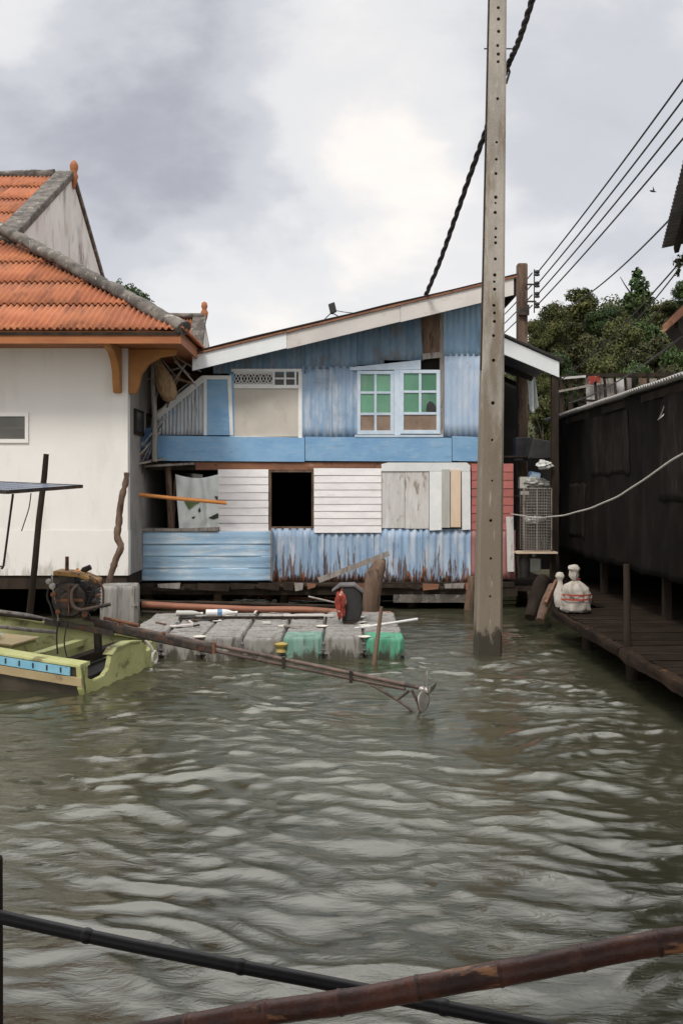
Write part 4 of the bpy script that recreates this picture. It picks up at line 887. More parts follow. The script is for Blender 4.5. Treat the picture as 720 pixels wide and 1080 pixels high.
for y in (7, 9, 11, 13, 15, 17, 18.8):
    for x in (3.2 if y < 14 else 3.9, 5.0, 7.0): part('pile', MB(True).tube([(x, y, .36), (x + .02, y, -.7)], .07, 8), M['dark_wood'], WK)
solo('mooring_post', MB(True).tube(wob(P(661, 683, 10.75), P(660, 595, 10.75), 5, .01), [.045, .04, .038, .038, .036, .034], 9), M['dark_wood'], 'short dark post standing on the edge of the walkway at the right', 'post', tuple(P(661, 683, 10.75)))
# hose along deck
solo('hose', MB(True).tube(wob((3.35, 9.6, .43), (3.25, 7.2, .43), 12, .08), .028, 8), M['black'], 'dark hose lying on the walkway near the right edge', 'hose', (3.35, 9.6, .4))

# tin roof corner, upper right
TC = thing('tin_roof', 'corner of a dark corrugated tin roof jutting in at the upper right edge', 'roof', tuple(P(698, 262, 12)))
a = P(697, 262, 12.0); bnear = P(732, 120, 9.2); U_ = (bnear - a); LU = U_.length; U_.normalize(); V_ = Vector((1, .15, .10)).normalized(); V_ = (V_ - U_ * V_.dot(U_)).normalized(); Nn_ = U_.cross(V_)
if Nn_.z < 0: Nn_ = -Nn_
for k in range(9):  # sheets carried on out of view, added to shade the walkway
    st = LU / 4 * k; mb = MB(); mb.corr(a + U_ * st + Nn_ * .005 * (k % 2), U_, V_, Nn_, LU / 4 + .06, 0, 4.4, pitch=.085, amp=.014, rows=3, seg=6); mb.sol = .004; part('roof_sheet', mb, M['tin_dark'], TC)
for s_ in (.16, 1.1): part('rafter', MB().beam(a + V_ * s_ - Nn_ * .06, a + V_ * s_ + U_ * LU - Nn_ * .06, .05, .07, up=tuple(Nn_)), M['dark_wood'], TC)
part('post', MB().box((a.x + 1.2, 11.6, .4), (a.x + 1.32, 11.72, a.z + .0)), M['dark_wood'], TC)
# wooden eave below it
WE = thing('wooden_eave', 'worn wooden eave board at the right edge in front of the trees', 'roof', tuple(P(700, 350, 12)))
a = P(698, 343, 12); b = P(745, 297, 11.4)
part('eave_board', MB().prism([a, b, b - Vector((0, 0, .13)), a - Vector((0, 0, .10))], (.02, .05, 0)), M['rust_beam'], WE)
part('roof_board', MB().prism([a + Vector((.0, .05, -.01)), b + Vector((0, .05, -.01)), b + Vector((1.0, 2.3, .0)), a + Vector((1.0, 2.3, .0))], (0, 0, .02)), M['dark_wood'], WE)
part('rafter', MB().beam(a + Vector((.2, .1, .02)), a + Vector((1.1, 2.2, .0)), .05, .07), M['dark_wood'], WE)
part('post', MB().box((a.x + .85, 11.9, NZ + .1), (a.x + .93, 11.98, 4.4)), M['dark_wood'], WE)
# sprig of leaves at the right edge
HB = thing('hanging_branch', 'leafy twig hanging just below the tin roof corner at the right edge', 'branch', tuple(P(716, 272, 11.5)))
me = leaf_mesh('foliage', M['leaf_olive'], [(0, 0, 0, .10, .07), (.12, 0, .05, .12, .08), (-.02, 0, -.12, .04, .08)], 9000, .022, 4, .2); inst('foliage', me, M['leaf_olive'], HB, P(716, 275, 11.5))
part('twig', MB(True).tube([P(760, 262, 11.5), P(735, 268, 11.5), P(716, 274, 11.5), P(714, 292, 11.5)], .008, 5), M['bark'], HB)

# plank balcony beyond the netting shed
PB = thing('plank_balcony', 'ramshackle balcony of leaning pale planks behind the netting shed', 'balcony', tuple(P(655, 440, 23)[:2]) + (0,))
part('top_rail', MB().beam(P(612, 396, 23), P(740, 395, 22.4), .08, .09), M['dark_wood'], PB)
part('rail', MB().beam(P(588, 413, 22.9), P(640, 403, 22.9), .05, .05).beam(P(588, 412, 22.9), P(583, 413, 22.9), .05, .05), M['grey_wood'], PB)
part('rail', MB().beam(P(592, 399, 22.9), P(617, 397, 22.9), .05, .05), M['tin'], PB)
part('rail', MB().beam(P(600, 422, 22.95), P(640, 423, 22.95), .05, .05), M['dark_wood'], PB)
for i, (x, m_) in enumerate([(617, 'pale_wood'), (627, 'grey_wood'), (638, 'grey_wood'), (649, 'pale_wood'), (659, 'grey_wood'), (673, 'brown_wood'), (684, 'grey_wood'), (696, 'brown_wood'), (708, 'brown_wood'), (719, 'dark_wood')]):
    part('plank', slab([(x, 399 + random.uniform(-1, 1)), (x + 9, 399), (x + 11.5, 445), (x + 2.5, 445)], 23.05 + .02 * (i % 2), .03), M[m_], PB)
    part('baluster', MB().beam(P(x + 9.5, 397, 22.9), P(x + 13, 445, 22.9), .05, .05), M['dark_wood'], PB)
part('orange_rag', MB(True).grid(lambda u, v: P(620 + 13 * u, 396.5 + (7 + 2 * math.sin(u * 7)) * v, 22.85) + Vector((0, .03 * math.sin(u * 9), 0)), 8, 3), M['red_cloth'], PB)
for x in (592, 601, 612, 668, 712): part('post', MB().beam(P(x, 396, 23.0), P(x, 470, 23.0), .09, .09), M['dark_wood'], PB)
for x in (592, 640, 712): q = P(x, 470, 23.1); part('post', MB().box((q.x - .07, 23.2, .3), (q.x + .07, 23.34, q.z + 1)), M['dark_wood'], PB)
part('floor', MB().box((P(588, 0, 23).x, 23.0, 3.1), (P(745, 0, 23).x, 25.2, 3.2)), M['dark_wood'], PB)
part('back_wall', MB().box((P(588, 0, 23).x + .3, 24.8, .3), (P(745, 0, 23).x, 24.86, 3.1)), M['dark_inside'], PB)

# ------------------------------------------------------------------ clutter between pole and shed
CG = thing('wire_cage', 'tall wire mesh cage on a wooden shelf between the blue house and the netting shed', 'cage', tuple(P(565, 582, 17.2)))
wires = MB()
x0, x1, y0, y1, Yc = 552, 581, 515, 580, 17.2
for k in range(12):
    x = x0 + (x1 - x0) * k / 11; wires.beam(P(x, y0, Yc), P(x, y1, Yc), .006, .006); wires.beam(P(x, y0, Yc) + Vector((0, .35, 0)), P(x, y1, Yc) + Vector((0, .35, 0)), .005, .005)
for k in range(22):
    y = y0 + (y1 - y0) * k / 21; wires.beam(P(x0, y, Yc), P(x1, y, Yc), .007, .007); wires.beam(P(x0, y, Yc) + Vector((0, .35, 0)), P(x1, y, Yc) + Vector((0, .35, 0)), .007, .007)
part('mesh_panel', wires, M['grey_wood'], CG, kind='stuff')
part('frame', MB().beam(P(x0, y0, Yc), P(x0, y1, Yc), .02, .02).beam(P(x1, y0, Yc), P(x1, y1, Yc), .02, .02).beam(P(566, y0, Yc), P(566, y1, Yc), .016, .016).beam(P(x0, y0, Yc), P(x1, y0, Yc), .02, .02), M['grey_wood'], CG)
part('shelf_board', MB().box(P(544, 584, 17.15), P(582, 580.5, 17.6)), M['cream'], CG)
part('shelf_leg', MB().beam(P(545, 584, 17.2), P(547, 610, 17.2), .03, .03), M['dark_wood'], CG); part('shelf_leg', MB().beam(P(580, 584, 17.3), P(580, 612, 17.3), .03, .03), M['dark_wood'], CG)
def lump(c, r, seed, amp=.35, n=14, m=10):
    mb = MB(True); c = Vector(c)
    def fn(a, b):
        th = a * 2 * math.pi; ph_ = (b - .5) * math.pi; d = Vector((math.cos(th) * math.cos(ph_), math.sin(th) * math.cos(ph_), math.sin(ph_)))
        k = 1 + amp * mnoise.noise(Vector((d.x * 2, d.y * 2, d.z * 2)) + Vector((seed, seed, seed))) + amp * .5 * mnoise.noise(d * 5 + Vector((seed, 0, 0)))
        return c + Vector((d.x * r[0], d.y * r[1], d.z * r[2])) * k
    return mb.grid(fn, n * 2, m * 2)
solo('plastic_bag', lump(P(574, 490, 17.35), (.13, .08, .075), 3, .55), M['white_plastic'], 'white plastic bag on the upper shelf above the wire cage', 'bag', tuple(P(575, 497, 17.35)))
solo('plastic_bag', lump(P(564, 548, 17.42), (.17, .08, .06), 8, .5), M['white_plastic'], 'crumpled white bag inside the wire cage', 'bag', tuple(P(564, 552, 17.42)))
solo('plastic_tub', MB().box(P(548, 515, 17.9), P(555, 503, 18.1)).box(P(549, 524, 17.9), P(556, 518, 18.05)), M['pin'], 'small pale tub left of the cage top', 'tub', tuple(P(552, 515, 17.9)))
solo('blue_crate', MB().prism([P(557, 514, 17.75), P(568, 514, 17.75), P(570, 499, 17.75), P(559, 497, 17.75)], (0, .25, 0)), M['blue_plastic'], 'small blue plastic crate above the wire cage', 'crate', tuple(P(563, 514, 17.75)), bevel=.01)
solo('black_crate', MB().prism([P(556, 484, 17.65), P(588, 484, 17.65), P(586, 466, 17.65), P(562, 462, 17.65)], (0, .5, 0)), M['black'], 'black sheet covered crate under the white fascia', 'crate', tuple(P(570, 484, 17.65)), bevel=.02)
solo('meter_box', MB().box(P(543, 486, 19.3), P(558, 462, 19.6)), M['tin_dark'], 'dark green box hanging on the second pole', 'box', tuple(P(550, 486, 19.3)), bevel=.02)
solo('garbage_sack', lump(P(565, 509, 17.6), (.2, .12, .09), 21, .6), M['grey_slat'], 'rumpled grey sack on top of the wire cage', 'bag', tuple(P(565, 515, 17.6)))
mb = MB(True).grid(lambda a, b: P(556 + 8 * a + 3 * b, 400 + 33 * b + 3 * math.sin(a * 5), 18.0) + Vector((0, .05 * math.sin(a * 9 + b * 2), 0)), 16, 12); mb.sol = .004
solo('hanging_cloth', mb, M['cloth'], 'pale rag hanging below the white fascia beside the second pole', 'cloth', tuple(P(560, 402, 18.0)))
solo('propane_can', MB(True).lathe(P(552, 609, 17.6), [(.08, 0), (.1, .03), (.1, .3), (.06, .36), (.03, .4)], 14), M['tin_dark'], 'dark can standing under the cage shelf', 'can', tuple(P(552, 609, 17.6)))
solo('jerrycan', MB().box(P(559, 603, 17.5), P(568, 588, 17.7)).box(P(561, 588, 17.55), P(564, 584, 17.62)), M['grey_slat'], 'dull grey jerrycan under the cage shelf', 'jerrycan', tuple(P(563, 603, 17.5)), bevel=.02)
solo('wooden_fender', MB(True).tube(wob(P(573, 612, 15.6), P(558, 652, 15.0), 5, .04), [.11, .12, .12, .11, .1, .08], 10), M['dark_wood'], 'dark log fender hanging at the inner corner by the walkway, left of the other', 'log', tuple(P(573, 612, 15.6)), 'log fenders')
solo('wooden_fender', MB(True).tube(wob(P(582, 618, 15.2), P(569, 655, 14.6), 5, .03), [.06, .07, .08, .08, .07, .06], 10), M['brown_wood'], 'slimmer brown log fender right of the dark one', 'log', tuple(P(582, 618, 15.2)), 'log fenders')
solo('driftwood', MB(True).tube(wob(P(586, 612, 15.0), P(575, 636, 14.7), 4, .02), .024, 8), M['rust_beam'], 'short orange brown stick leaning at the walkway end', 'stick', tuple(P(586, 612, 15.0)))
def slump(mb, c):
    out = []
    for v in mb.v:
        v = Vector(v); h = v.z - c.z; v.x += -.10 * h * h + .025 * mnoise.noise((h * 6, v.x * 5, 3)); v.y -= .05 * h; out.append(tuple(v + Vector(mnoise.noise_vector(v * 9)) * (.012 + (.022 if h > .43 else 0)) + Vector(mnoise.noise_vector(v * 22)) * .006))
    mb.v = out; return mb
# tied sack
SK = thing('woven_sack', 'full white woven sack with red stripes and tied neck at the walkway end', 'sack', tuple(P(607, 645, 13.55)))
base = P(607, 645, 13.55)
prof = [(.0, .0), (.17, .0), (.205, .03), (.20, .12), (.185, .24), (.17, .32), (.13, .37), (.08, .40), (.034, .44), (.045, .465), (.068, .50), (.062, .54), (.078, .575), (.06, .615), (.045, .63), (.015, .64), (.0, .635)]
def lathe_soft(c, prof, n, seed, sy=1.0, amp=.05):
    mb = MB(True); c = Vector(c); m_ = len(prof) - 1
    def fn(a, b):
        i = b * m_; k = min(int(i), m_ - 1); t = i - k; r = prof[k][0] * (1 - t) + prof[k + 1][0] * t; h = prof[k][1] * (1 - t) + prof[k + 1][1] * t
        th = a * 2 * math.pi; q = 1 + amp * mnoise.noise((math.cos(th) * 2 + seed, math.sin(th) * 2, h * 9)) + amp * .8 * math.sin(th * 9 + h * 6) * (1 if h > .3 * prof[-1][1] else .3)
        return c + Vector((math.cos(th) * r * q, math.sin(th) * r * q * sy, h))
    return mb.grid(fn, n, m_ * 3)
part('sack_body', slump(lathe_soft(base, prof, 70, 2, .75, .13), base), M['sack'], SK)
def band(c, r, z0, z1, sy): return MB(True).grid(lambda a, b: Vector(c) + Vector((math.cos(math.pi * (1.02 + .96 * a)) * r, math.sin(math.pi * (1.02 + .96 * a)) * r * sy, z0 + (z1 - z0) * b)), 24, 2)
for z0, z1 in ((.165, .19), (.225, .25)): part('red_stripe', band(base + Vector((-.004, -.02, 0)), .205, z0, z1, .80), M['red_print'], SK)
part('tie', MB(True).tube([base + Vector((math.cos(t) * .05, math.sin(t) * .05, .44)) for t in np.linspace(0, 6.28, 17)], .012, 6), M['red_cloth'], SK)
part('neck_print', lump(base + Vector((.0, -.07, .345)), (.09, .03, .03), 12, .7), M['red_print'], SK)
solo('small_sack', lathe_soft(P(590, 640, 13.7), [(0, 0), (.06, 0), (.08, .06), (.07, .2), (.035, .32), (.03, .36), (.06, .42), (.04, .47), (0, .48)], 24, 6, .8, .14), M['sack'], 'thin white tied bag leaning just left of the striped sack', 'sack', tuple(P(590, 640, 13.7)))
# pale rope
r0, r1_ = P(538, 542, 17.3), P(735, 474, 10.2)
def ropep(t):
    px = 538 + (735 - 538) * t; py = [542, 546.3, 543.5, 536, 524, 506, 486, 470]; i = t * 7; k = min(int(i), 6); f = i - k
    a_ = py[k] * (1 - f) + py[k + 1] * f; Yr = 1 / ((1 - t) / 17.3 + t / 9.6); return P(px, a_, Yr)
solo('rope', MB(True).tube(spl([ropep(i / 14) for i in range(15)], 5), .0115, 7), M['rope'], 'pale rope sagging from the blue house corner across the netting shed', 'rope', tuple(r0))

# ------------------------------------------------------------------ left bay clutter
CLO = thing('curtain', 'white printed cloth hung in the open bay left of the white siding', 'curtain', tuple(P(208, 560, 17.42)))
def clof(a, b):
    x = 185 + 46 * a + (3.0 * b * (1 - a) * 1.4); y = 500 + 58.5 * b + 7 * (math.sin(a * math.pi) * .6) * (1 - b) * 1.0 - 0 * a
    d = .025 * math.sin(a * 17 + 2.5 * b) * (1.1 - b * .5) + .03 * mnoise.noise((a * 5, b * 3, 2)) + .035 * math.exp(-((a - .62 - .15 * b) ** 2) / .004)
    return P(x, y, 17.40) + Vector((0, -d, 0))
mb = MB(True).grid(clof, 60, 40); mb.sol = .003; part('cloth', mb, M['cloth'], CLO)
def patch(poly, m_, lab=None):
    # printed figure that follows the folds of the cloth
    def pt(x, y):
        a = (x - 185) / 46; b = (y - 503) / 55.5
        a = (x - 185 - 4.2 * b) / (46 - 4.2 * b); q = clof(min(1, max(0, a)), min(1, max(0, b))); w_ = P(x, y, q.y - .014); return w_
    c = (sum(p[0] for p in poly) / len(poly), sum(p[1] for p in poly) / len(poly)); out = []; fs = []
    ring_ = []
    for i in range(len(poly)):
        p, q = poly[i], poly[(i + 1) % len(poly)]
        for k in range(4): ring_.append((p[0] + (q[0] - p[0]) * k / 4, p[1] + (q[1] - p[1]) * k / 4))
    n = len(ring_); vs = [pt(*c)] + [pt((x + c[0]) / 2, (y + c[1]) / 2) for x, y in ring_] + [pt(x, y) for x, y in ring_]
    for i in range(n): fs += [(0, 1 + i, 1 + (i + 1) % n), (1 + i, 1 + n + i, 1 + n + (i + 1) % n, 1 + (i + 1) % n)]
    part('printed_figure', MB(True).add(vs, fs), m_, CLO)
patch([(194, 528.5), (212, 529.5), (205, 533.5), (199.5, 538), (197, 534)], M['green_print'])
patch([(220, 546), (230, 541), (230.5, 546), (225, 548)], M['black_print']); patch([(226, 523), (230.5, 524), (230.8, 528.5), (228, 526.5)], M['black_print'])
patch([(209, 538.5), (210.5, 534.5), (212, 539), (210, 541)], M['black_print']); patch([(202, 545.5), (206, 544.5), (205, 547), (203, 547)], M['black_print'])
for x in (196, 200, 204, 208): patch([(x, 525.5), (x + 2.4, 525.7), (x + 2.3, 528), (x + .2, 527.8)], M['black_print'])
def tilted_basket():
    c = P(181, 423, 16.9); mb = lathe_soft((0, 0, 0), [(0, 0), (.07, .01), (.13, .08), (.155, .22), (.13, .42), (.08, .62), (.035, .8), (0, .82)], 30, 4, .8, .14)
    rt = Matrix.Rotation(R(-20), 3, 'Y'); mb.v = [tuple(c + rt @ Vector(v)) for v in mb.v]; return mb
OP = P(132, 520.5, 16.9); OQ = P(239, 530.5, 17.1)
solo('orange_pole', MB(True).tube(wob(OP, OQ, 8, .012), .033, 10), M['orange_plastic'], 'orange pole lying across the open bay in front of the printed cloth', 'pole', tuple(OP))
solo('hanging_basket', tilted_basket(), M['thatch'], 'bulging straw fish basket hanging under the eave between the houses', 'basket', tuple(P(173, 421, 16.9)))
solo('bamboo_post', MB(True).tube(wob(P(162, 380, 16.95), P(163, 487, 17.0), 8, .02), [.045] * 9, 9), M['grey_wood'], 'pale thin upright post at the left corner of the upper storey', 'post', tuple(P(163, 487, 17.0)))
mb = MB(True).grid(lambda a, b: P(143 + 15 * a + (1 - b) * 12 - 2 * b, 452 + 34 * b - 6 * a * (1 - b), 17.1) + Vector((0, .08 * mnoise.noise((a * 5, b * 5, 8)), .03 * mnoise.noise((a * 7, b * 5, 3)))), 20, 20); mb.sol = .004
solo('blue_tarp', mb, M['blue_plastic'], 'crumpled blue tarpaulin hanging at the left corner of the upper storey', 'tarpaulin', tuple(P(150, 487, 17.1)))
ST = thing('loose_sticks', 'bundle of loose sticks poking out at the left corner of the upper storey', 'sticks', tuple(P(165, 487, 16.95)))
for a_, b_ in [((141, 487), (170, 455)), ((145, 489), (172, 446)), ((150, 487), (163, 462)), ((155, 400), (190, 388)), ((178, 372), (200, 395)), ((170, 392), (205, 404)), ((184, 381), (207, 408)), ((160, 440), (200, 404)), ((186, 376), (212, 392)), ((168, 400), (160, 455)), ((176, 412), (196, 384)), ((190, 396), (176, 430)), ((150, 470), (176, 440)), ((157, 478), (150, 500)), ((166, 372), (190, 402))]:
    part('stick', MB(True).tube(wob(P(*a_, 16.95 + random.uniform(-.1, .1)), P(*b_, 17.1 + random.uniform(-.1, .1)), 5, .04), random.uniform(.010, .022), 6), M[random.choice(['grey_wood', 'brown_wood', 'grey_wood'])], ST)
solo('platform_board', MB().beam(P(138, 490, 16.9), P(170, 484, 17.3), .3, .03), M['grey_wood'], 'narrow grey board jutting out under the blue tarpaulin', 'board', tuple(P(138, 490, 16.9)))
def branchy():
    pts = spl([P(x, y, 15.5) for x, y in ((134, 499), (131, 515), (127, 535), (125, 555), (124, 566), (128, 577), (123, 590), (117, 606), (113, 632))], 5)
    n = len(pts); pts = [p + Vector(mnoise.noise_vector(p * 5)) * .018 for p in pts]
    return MB(True).tube(pts, [(.043 + .012 * math.sin(i / n * 3)) * (1 + .35 * mnoise.noise((i * .7, 2, 5))) for i in range(n)], 9)
solo('crooked_branch', branchy(), M['brown_wood'], 'crooked bare branch standing against the corner of the white house', 'branch', tuple(P(113, 632, 15.5)))
q = P(49, 479, 12.6); q2 = P(30, 668, 12.6)
solo('mooring_stake', MB(True).tube(wob(q, q2, 8, .02), [.034, .037, .038, .039, .04, .041, .042, .043, .044], 9), M['dark_wood'], 'tall dark leaning stake in front of the white wall at the left', 'stake', tuple(q2))

# ------------------------------------------------------------------ long poles under the house and debris
for (a_, b_, r_, m_, lb) in [((150, 638, 15.0), (412, 648, 14.9), .055, 'bamboo_far', 'long reddish bamboo pole lying along the back of the floating dock'),
                             ((120, 634, 15.3), (390, 641, 15.3), .03, 'dark_wood', 'thin dark pole lying behind the reddish bamboo pole'),
                             ((150, 645, 14.6), (410, 656, 14.4), .022, 'dark_wood', 'thin dark pole lying on the dock in front of the reddish bamboo')]:
    q = P(*a_); q2 = P(*b_); zmin = .27 + r_
    solo('bamboo_pole', MB(True).tube(wob(q, q2, 12, .03), r_, 9), M[m_], lb, 'pole', tuple(q), 'long poles behind the dock')
LG = solo('leaning_log', MB(True).tube([P(391, 646, 15.0), P(392, 625, 15.0), P(395, 606, 15.05), P(400, 596, 15.1), P(405, 590, 15.15)], [.13, .14, .14, .11, .03], 12), M['brown_wood'], 'thick pale split log standing upright behind the right end of the dock', 'log', tuple(P(391, 646, 15.0)))
solo('loose_plank', MB().beam(P(336, 612, 16.9), P(410, 583.5, 16.9), .03, .09), M['grey_wood'], 'grey plank leaning diagonally against the blue corrugated wall', 'plank', tuple(P(336, 612, 16.9)))
solo('thin_stake', MB(True).tube(wob(P(404, 574, 12.1) * 0 + P(402, 640, 12.0), P(393, 712, 12.0), 6, .015), [.02, .022, .024, .026, .028, .03, .03], 8), M['brown_wood'], 'thin brown stake standing in the water in front of the green float', 'stake', tuple(P(393, 712, 12.0)))
solo('white_pipe', MB(True).tube([P(374, 663, 13.1), P(440, 653, 13.3)], .018, 8), M['white_plastic'], 'white plastic pipe sticking out over the right end of the dock', 'pipe', tuple(P(374, 663, 13.1)))

# ------------------------------------------------------------------ floating dock of plastic blocks
FD = thing('floating_dock', 'floating dock of grey and green plastic float blocks in front of the blue house', 'dock', (-1, 13.3, 0))
def block_mesh(name):
    mb = MB(True); h = .243; c_ = .055; n = 12; out = []
    for s_ in range(4):
        ang = s_ * math.pi / 2
        for k in range(n + 1):
            t = -h + c_ + (2 * h - 2 * c_) * k / n; d = h - .011 * (.5 - .5 * math.cos(2 * math.pi * k / n * 4)); x, y = d, t
            out.append((x * math.cos(ang) - y * math.sin(ang), x * math.sin(ang) + y * math.cos(ang)))
    m_ = len(out); rings = [(.97, -.13), (1, -.10), (1, .22), (.985, .25), (.93, .268), (.80, .262)]
    vs = []
    for i, (s_, z) in enumerate(rings):
        for (x, y) in out:
            if s_ < .95:      # round the flutes away towards the top
                l = math.hypot(x, y); q = max(abs(x), abs(y)); 
            vs.append((x * s_, y * s_, z))
    fs = [(i * m_ + k, i * m_ + (k + 1) % m_, (i + 1) * m_ + (k + 1) % m_, (i + 1) * m_ + k) for i in range(len(rings) - 1) for k in range(m_)]
    fs += [tuple((len(rings) - 1) * m_ + k for k in range(m_)), tuple(range(m_ - 1, -1, -1))]
    mb.add(vs, fs); mb.box((-.14, -.14, .262), (.14, .14, .267))
    for sx in (-1, 1):
        for sy in (-1, 1): mb.box((sx * .2 - .045, sy * .2 - .045, .06), (sx * .2 + .045, sy * .2 + .045, .085))
    return mb.mesh(name)
BM = {k: block_mesh('float_block') for k in ('fgrey', 'fteal', 'fgreen')}
for k, me in BM.items(): me.materials.append(M[k])
XR_, YFD = .53, 12.46; nc, nr = 7, 5
for i in range(nc):
    for j in range(nr):
        k = 'fgrey'
        if j == 0: k = {0: 'fgreen', 2: 'fteal'}.get(i, 'fgrey')
        if (i, j) == (0, 4): k = 'fgreen' if False else 'fgrey'
        inst('float_block', BM[k], M[k], FD, (XR_ - .5 * i, YFD + .5 * j, random.uniform(-.012, .008)), (random.uniform(-.02, .02), random.uniform(-.02, .02), random.uniform(-.02, .02)), )
pm_ = MB(True).lathe((0, 0, 0), [(.03, 0), (.08, .001), (.082, .008), (.05, .012), (.045, .009), (0.01, .009)], 14).mesh('connector_pin')
pm_.materials.append(M['pin'])
for i in range(nc):
    for j in range(nr):
        if random.random() < .5: inst('connector_pin', pm_, M['pin'], FD, (XR_ - .25 - .5 * i + random.uniform(-.06, .06), YFD - .25 + .5 * j + random.uniform(-.09, .09) if j else YFD - .18, .268))
sd_ = MB(True).lathe((0, 0, 0), [(.01, 0), (.055, 0), (.075, .02), (.055, .035), (.06, .09), (.08, .1), (.06, .13), (.01, .13)], 12).mesh('side_bolt'); sd_.materials.append(M['tin_dark'])
for i in range(nc): 
    if i != 2: inst('side_bolt', sd_, M['tin_dark'], FD, (XR_ - .25 - .5 * i, YFD - .17, .09), sc=(.6, .6, .9))
part('side_connector', MB(True).lathe((XR_ - 1.25 - .0 - .02, YFD - .22, .08), [(.03, 0), (.07, .01), (.055, .04), (.045, .06), (.085, .09), (.09, .11), (.05, .125), (.01, .13)], 16), M['yellow'], FD, label='yellow connector bolted to the front of the dock')
# lone upright grey float
inst_me = block_mesh('float_drum'); inst_me.materials.append(M['fgrey'])
LF = bpy.data.objects.new('float_drum', inst_me); C.objects.link(LF); q = P(127, 649, 14.7); LF.location = (q.x, q.y, .30); LF.scale = (1.12, 1.12, 1.42); LF.rotation_euler = (0, 0, .15)
LF['label'] = 'loose grey float block at the far left end of the dock near the crooked branch'; LF['category'] = 'float'
# things on the dock
BK = thing('black_bin', 'black bin with a slanted lid standing on the dock under the corrugated wall', 'bin', tuple(P(368, 660, 13.7)))
q = P(368, 658, 13.7)
bz = .27
prof_ = [(-.20, 0), (.14, 0), (.17, .34), (.12, .50), (-.16, .52), (-.24, .42), (-.12, .28)]
part('bin_body', MB().prism([(q.x + a_, q.y - .14, bz + b_) for a_, b_ in [(-.10, 0), (.14, 0), (.19, .20), (.17, .40), (.06, .5), (-.12, .50), (-.08, .3)]], (0, .34, 0)), M['black'], BK, bevel=.03)
part('lid', MB().prism([(q.x - .24, q.y - .16, bz + .42), (q.x - .13, q.y - .16, bz + .515), (q.x + .08, q.y - .16, bz + .52), (q.x + .20, q.y - .16, bz + .42), (q.x + .19, q.y - .16, bz + .39), (q.x + .07, q.y - .16, bz + .485), (q.x - .12, q.y - .16, bz + .48)], (0, .38, 0)), M['tin_dark'], BK, bevel=.01)
solo('red_rag', lump(P(359, 638, 13.5), (.065, .06, .17), 31, .6), M['red_cloth'], 'red and white rag hanging at the left side of the black bin', 'rag', tuple(P(359, 650, 13.5)))
solo('stick', MB(True).tube(wob(P(325, 629, 13.6), P(355, 636, 13.6), 3, .01), .012, 6), M['grey_wood'], 'short grey stick jutting left from the black bin', 'stick', tuple(P(325, 629, 13.6)))
def bottle(px, py, Y, L, r, ang, m, lab, cap_='white_plastic'):
    c = P(px, py, Y); c.z = .275 + r; d = Vector((math.cos(ang), math.sin(ang), 0)); t = thing('plastic_bottle', lab, 'bottle', tuple(c - Vector((0, 0, r))), 'bottles on the dock')
    part('bottle_body', MB(True).lathe(c, [(.005, 0), (r * .9, .005), (r, .02), (r * .93, L * .3), (r, L * .34), (r, L * .62), (r * .85, L * .75), (r * .35, L * .92), (r * .35, L)], 14, d), M[m], t)
    part('bottle_cap', MB(True).lathe(c + d * L, [(r * .42, 0), (r * .42, .03), (.003, .032)], 12, d), M[cap_], t)
    if m == 'white_plastic': part('label_band', MB(True).lathe(c + d * L * .40, [(r * 1.02, 0), (r * 1.02, L * .16)], 14, d), M['blue_plastic'], t)
bottle(217, 650, 14.2, .42, .05, .08, 'white_plastic', 'white bottle with a blue band lying on the dock behind the engine shaft')
bottle(186, 652, 14.25, .36, .04, -.1, 'grey_slat', 'dull grey bottle lying to the left of the blue banded bottle')
solo('rope_coil', MB(True).tube([P(212, 660, 13.9) + Vector((math.cos(t) * (.10 + .01 * t) + .05 * math.sin(t * .7), math.sin(t) * .09, .02 + .004 * t)) for t in np.linspace(0, 22, 120)], .015, 6), M['black'], 'dark rope coil lying in the middle of the dock', 'rope', tuple(P(212, 662, 13.9)))
solo('dock_board', MB().obox(Vector((-1.1, 13.95, .29)), (.85, 0, .0), (0, .04, 0), (0, 0, .014)), M['dark_wood'], 'dark narrow board lying lengthwise on the dock', 'board', (-1.1, 13.95, .275))
solo('white_batten', MB().obox(Vector((-.62, 14.15, .292)), (.5, .02, .0), (0, .02, 0), (0, 0, .014)), M['fascia'], 'thin pale batten lying on the dock behind the dark board', 'batten', (-.62, 14.15, .275))

lr = random.Random(4)
for i in range(16):
    x = lr.uniform(-2.6, .3); y = lr.uniform(13.0, 14.6); an = lr.uniform(0, 3); L_ = lr.uniform(.05, .16)
    m_ = lr.choice(['dark_wood', 'brown_wood', 'fascia', 'grey_wood']); zx = ['left', 'middle', 'right'][min(2, int((x + 2.6) / .97))]; zy = 'front' if y < 13.8 else 'back'
    lb_ = '%s %s wood scrap on the %s %s of the floating dock' % ('short' if L_ < .1 else 'long', {'dark_wood': 'black', 'brown_wood': 'brown', 'fascia': 'pale', 'grey_wood': 'grey'}[m_], zx, zy)
    c_ = Vector((x, y, .274 + .012)); U_ = Vector((math.cos(an), math.sin(an), 0)); V2 = Vector((-U_.y, U_.x, 0))
    solo('wood_scrap', MB().obox(c_, U_ * L_, V2 * lr.uniform(.012, .035), (0, 0, .01)), M[m_], lb_, 'scrap', tuple(c_ - Vector((0, 0, .012))), 'wood scraps on the dock')
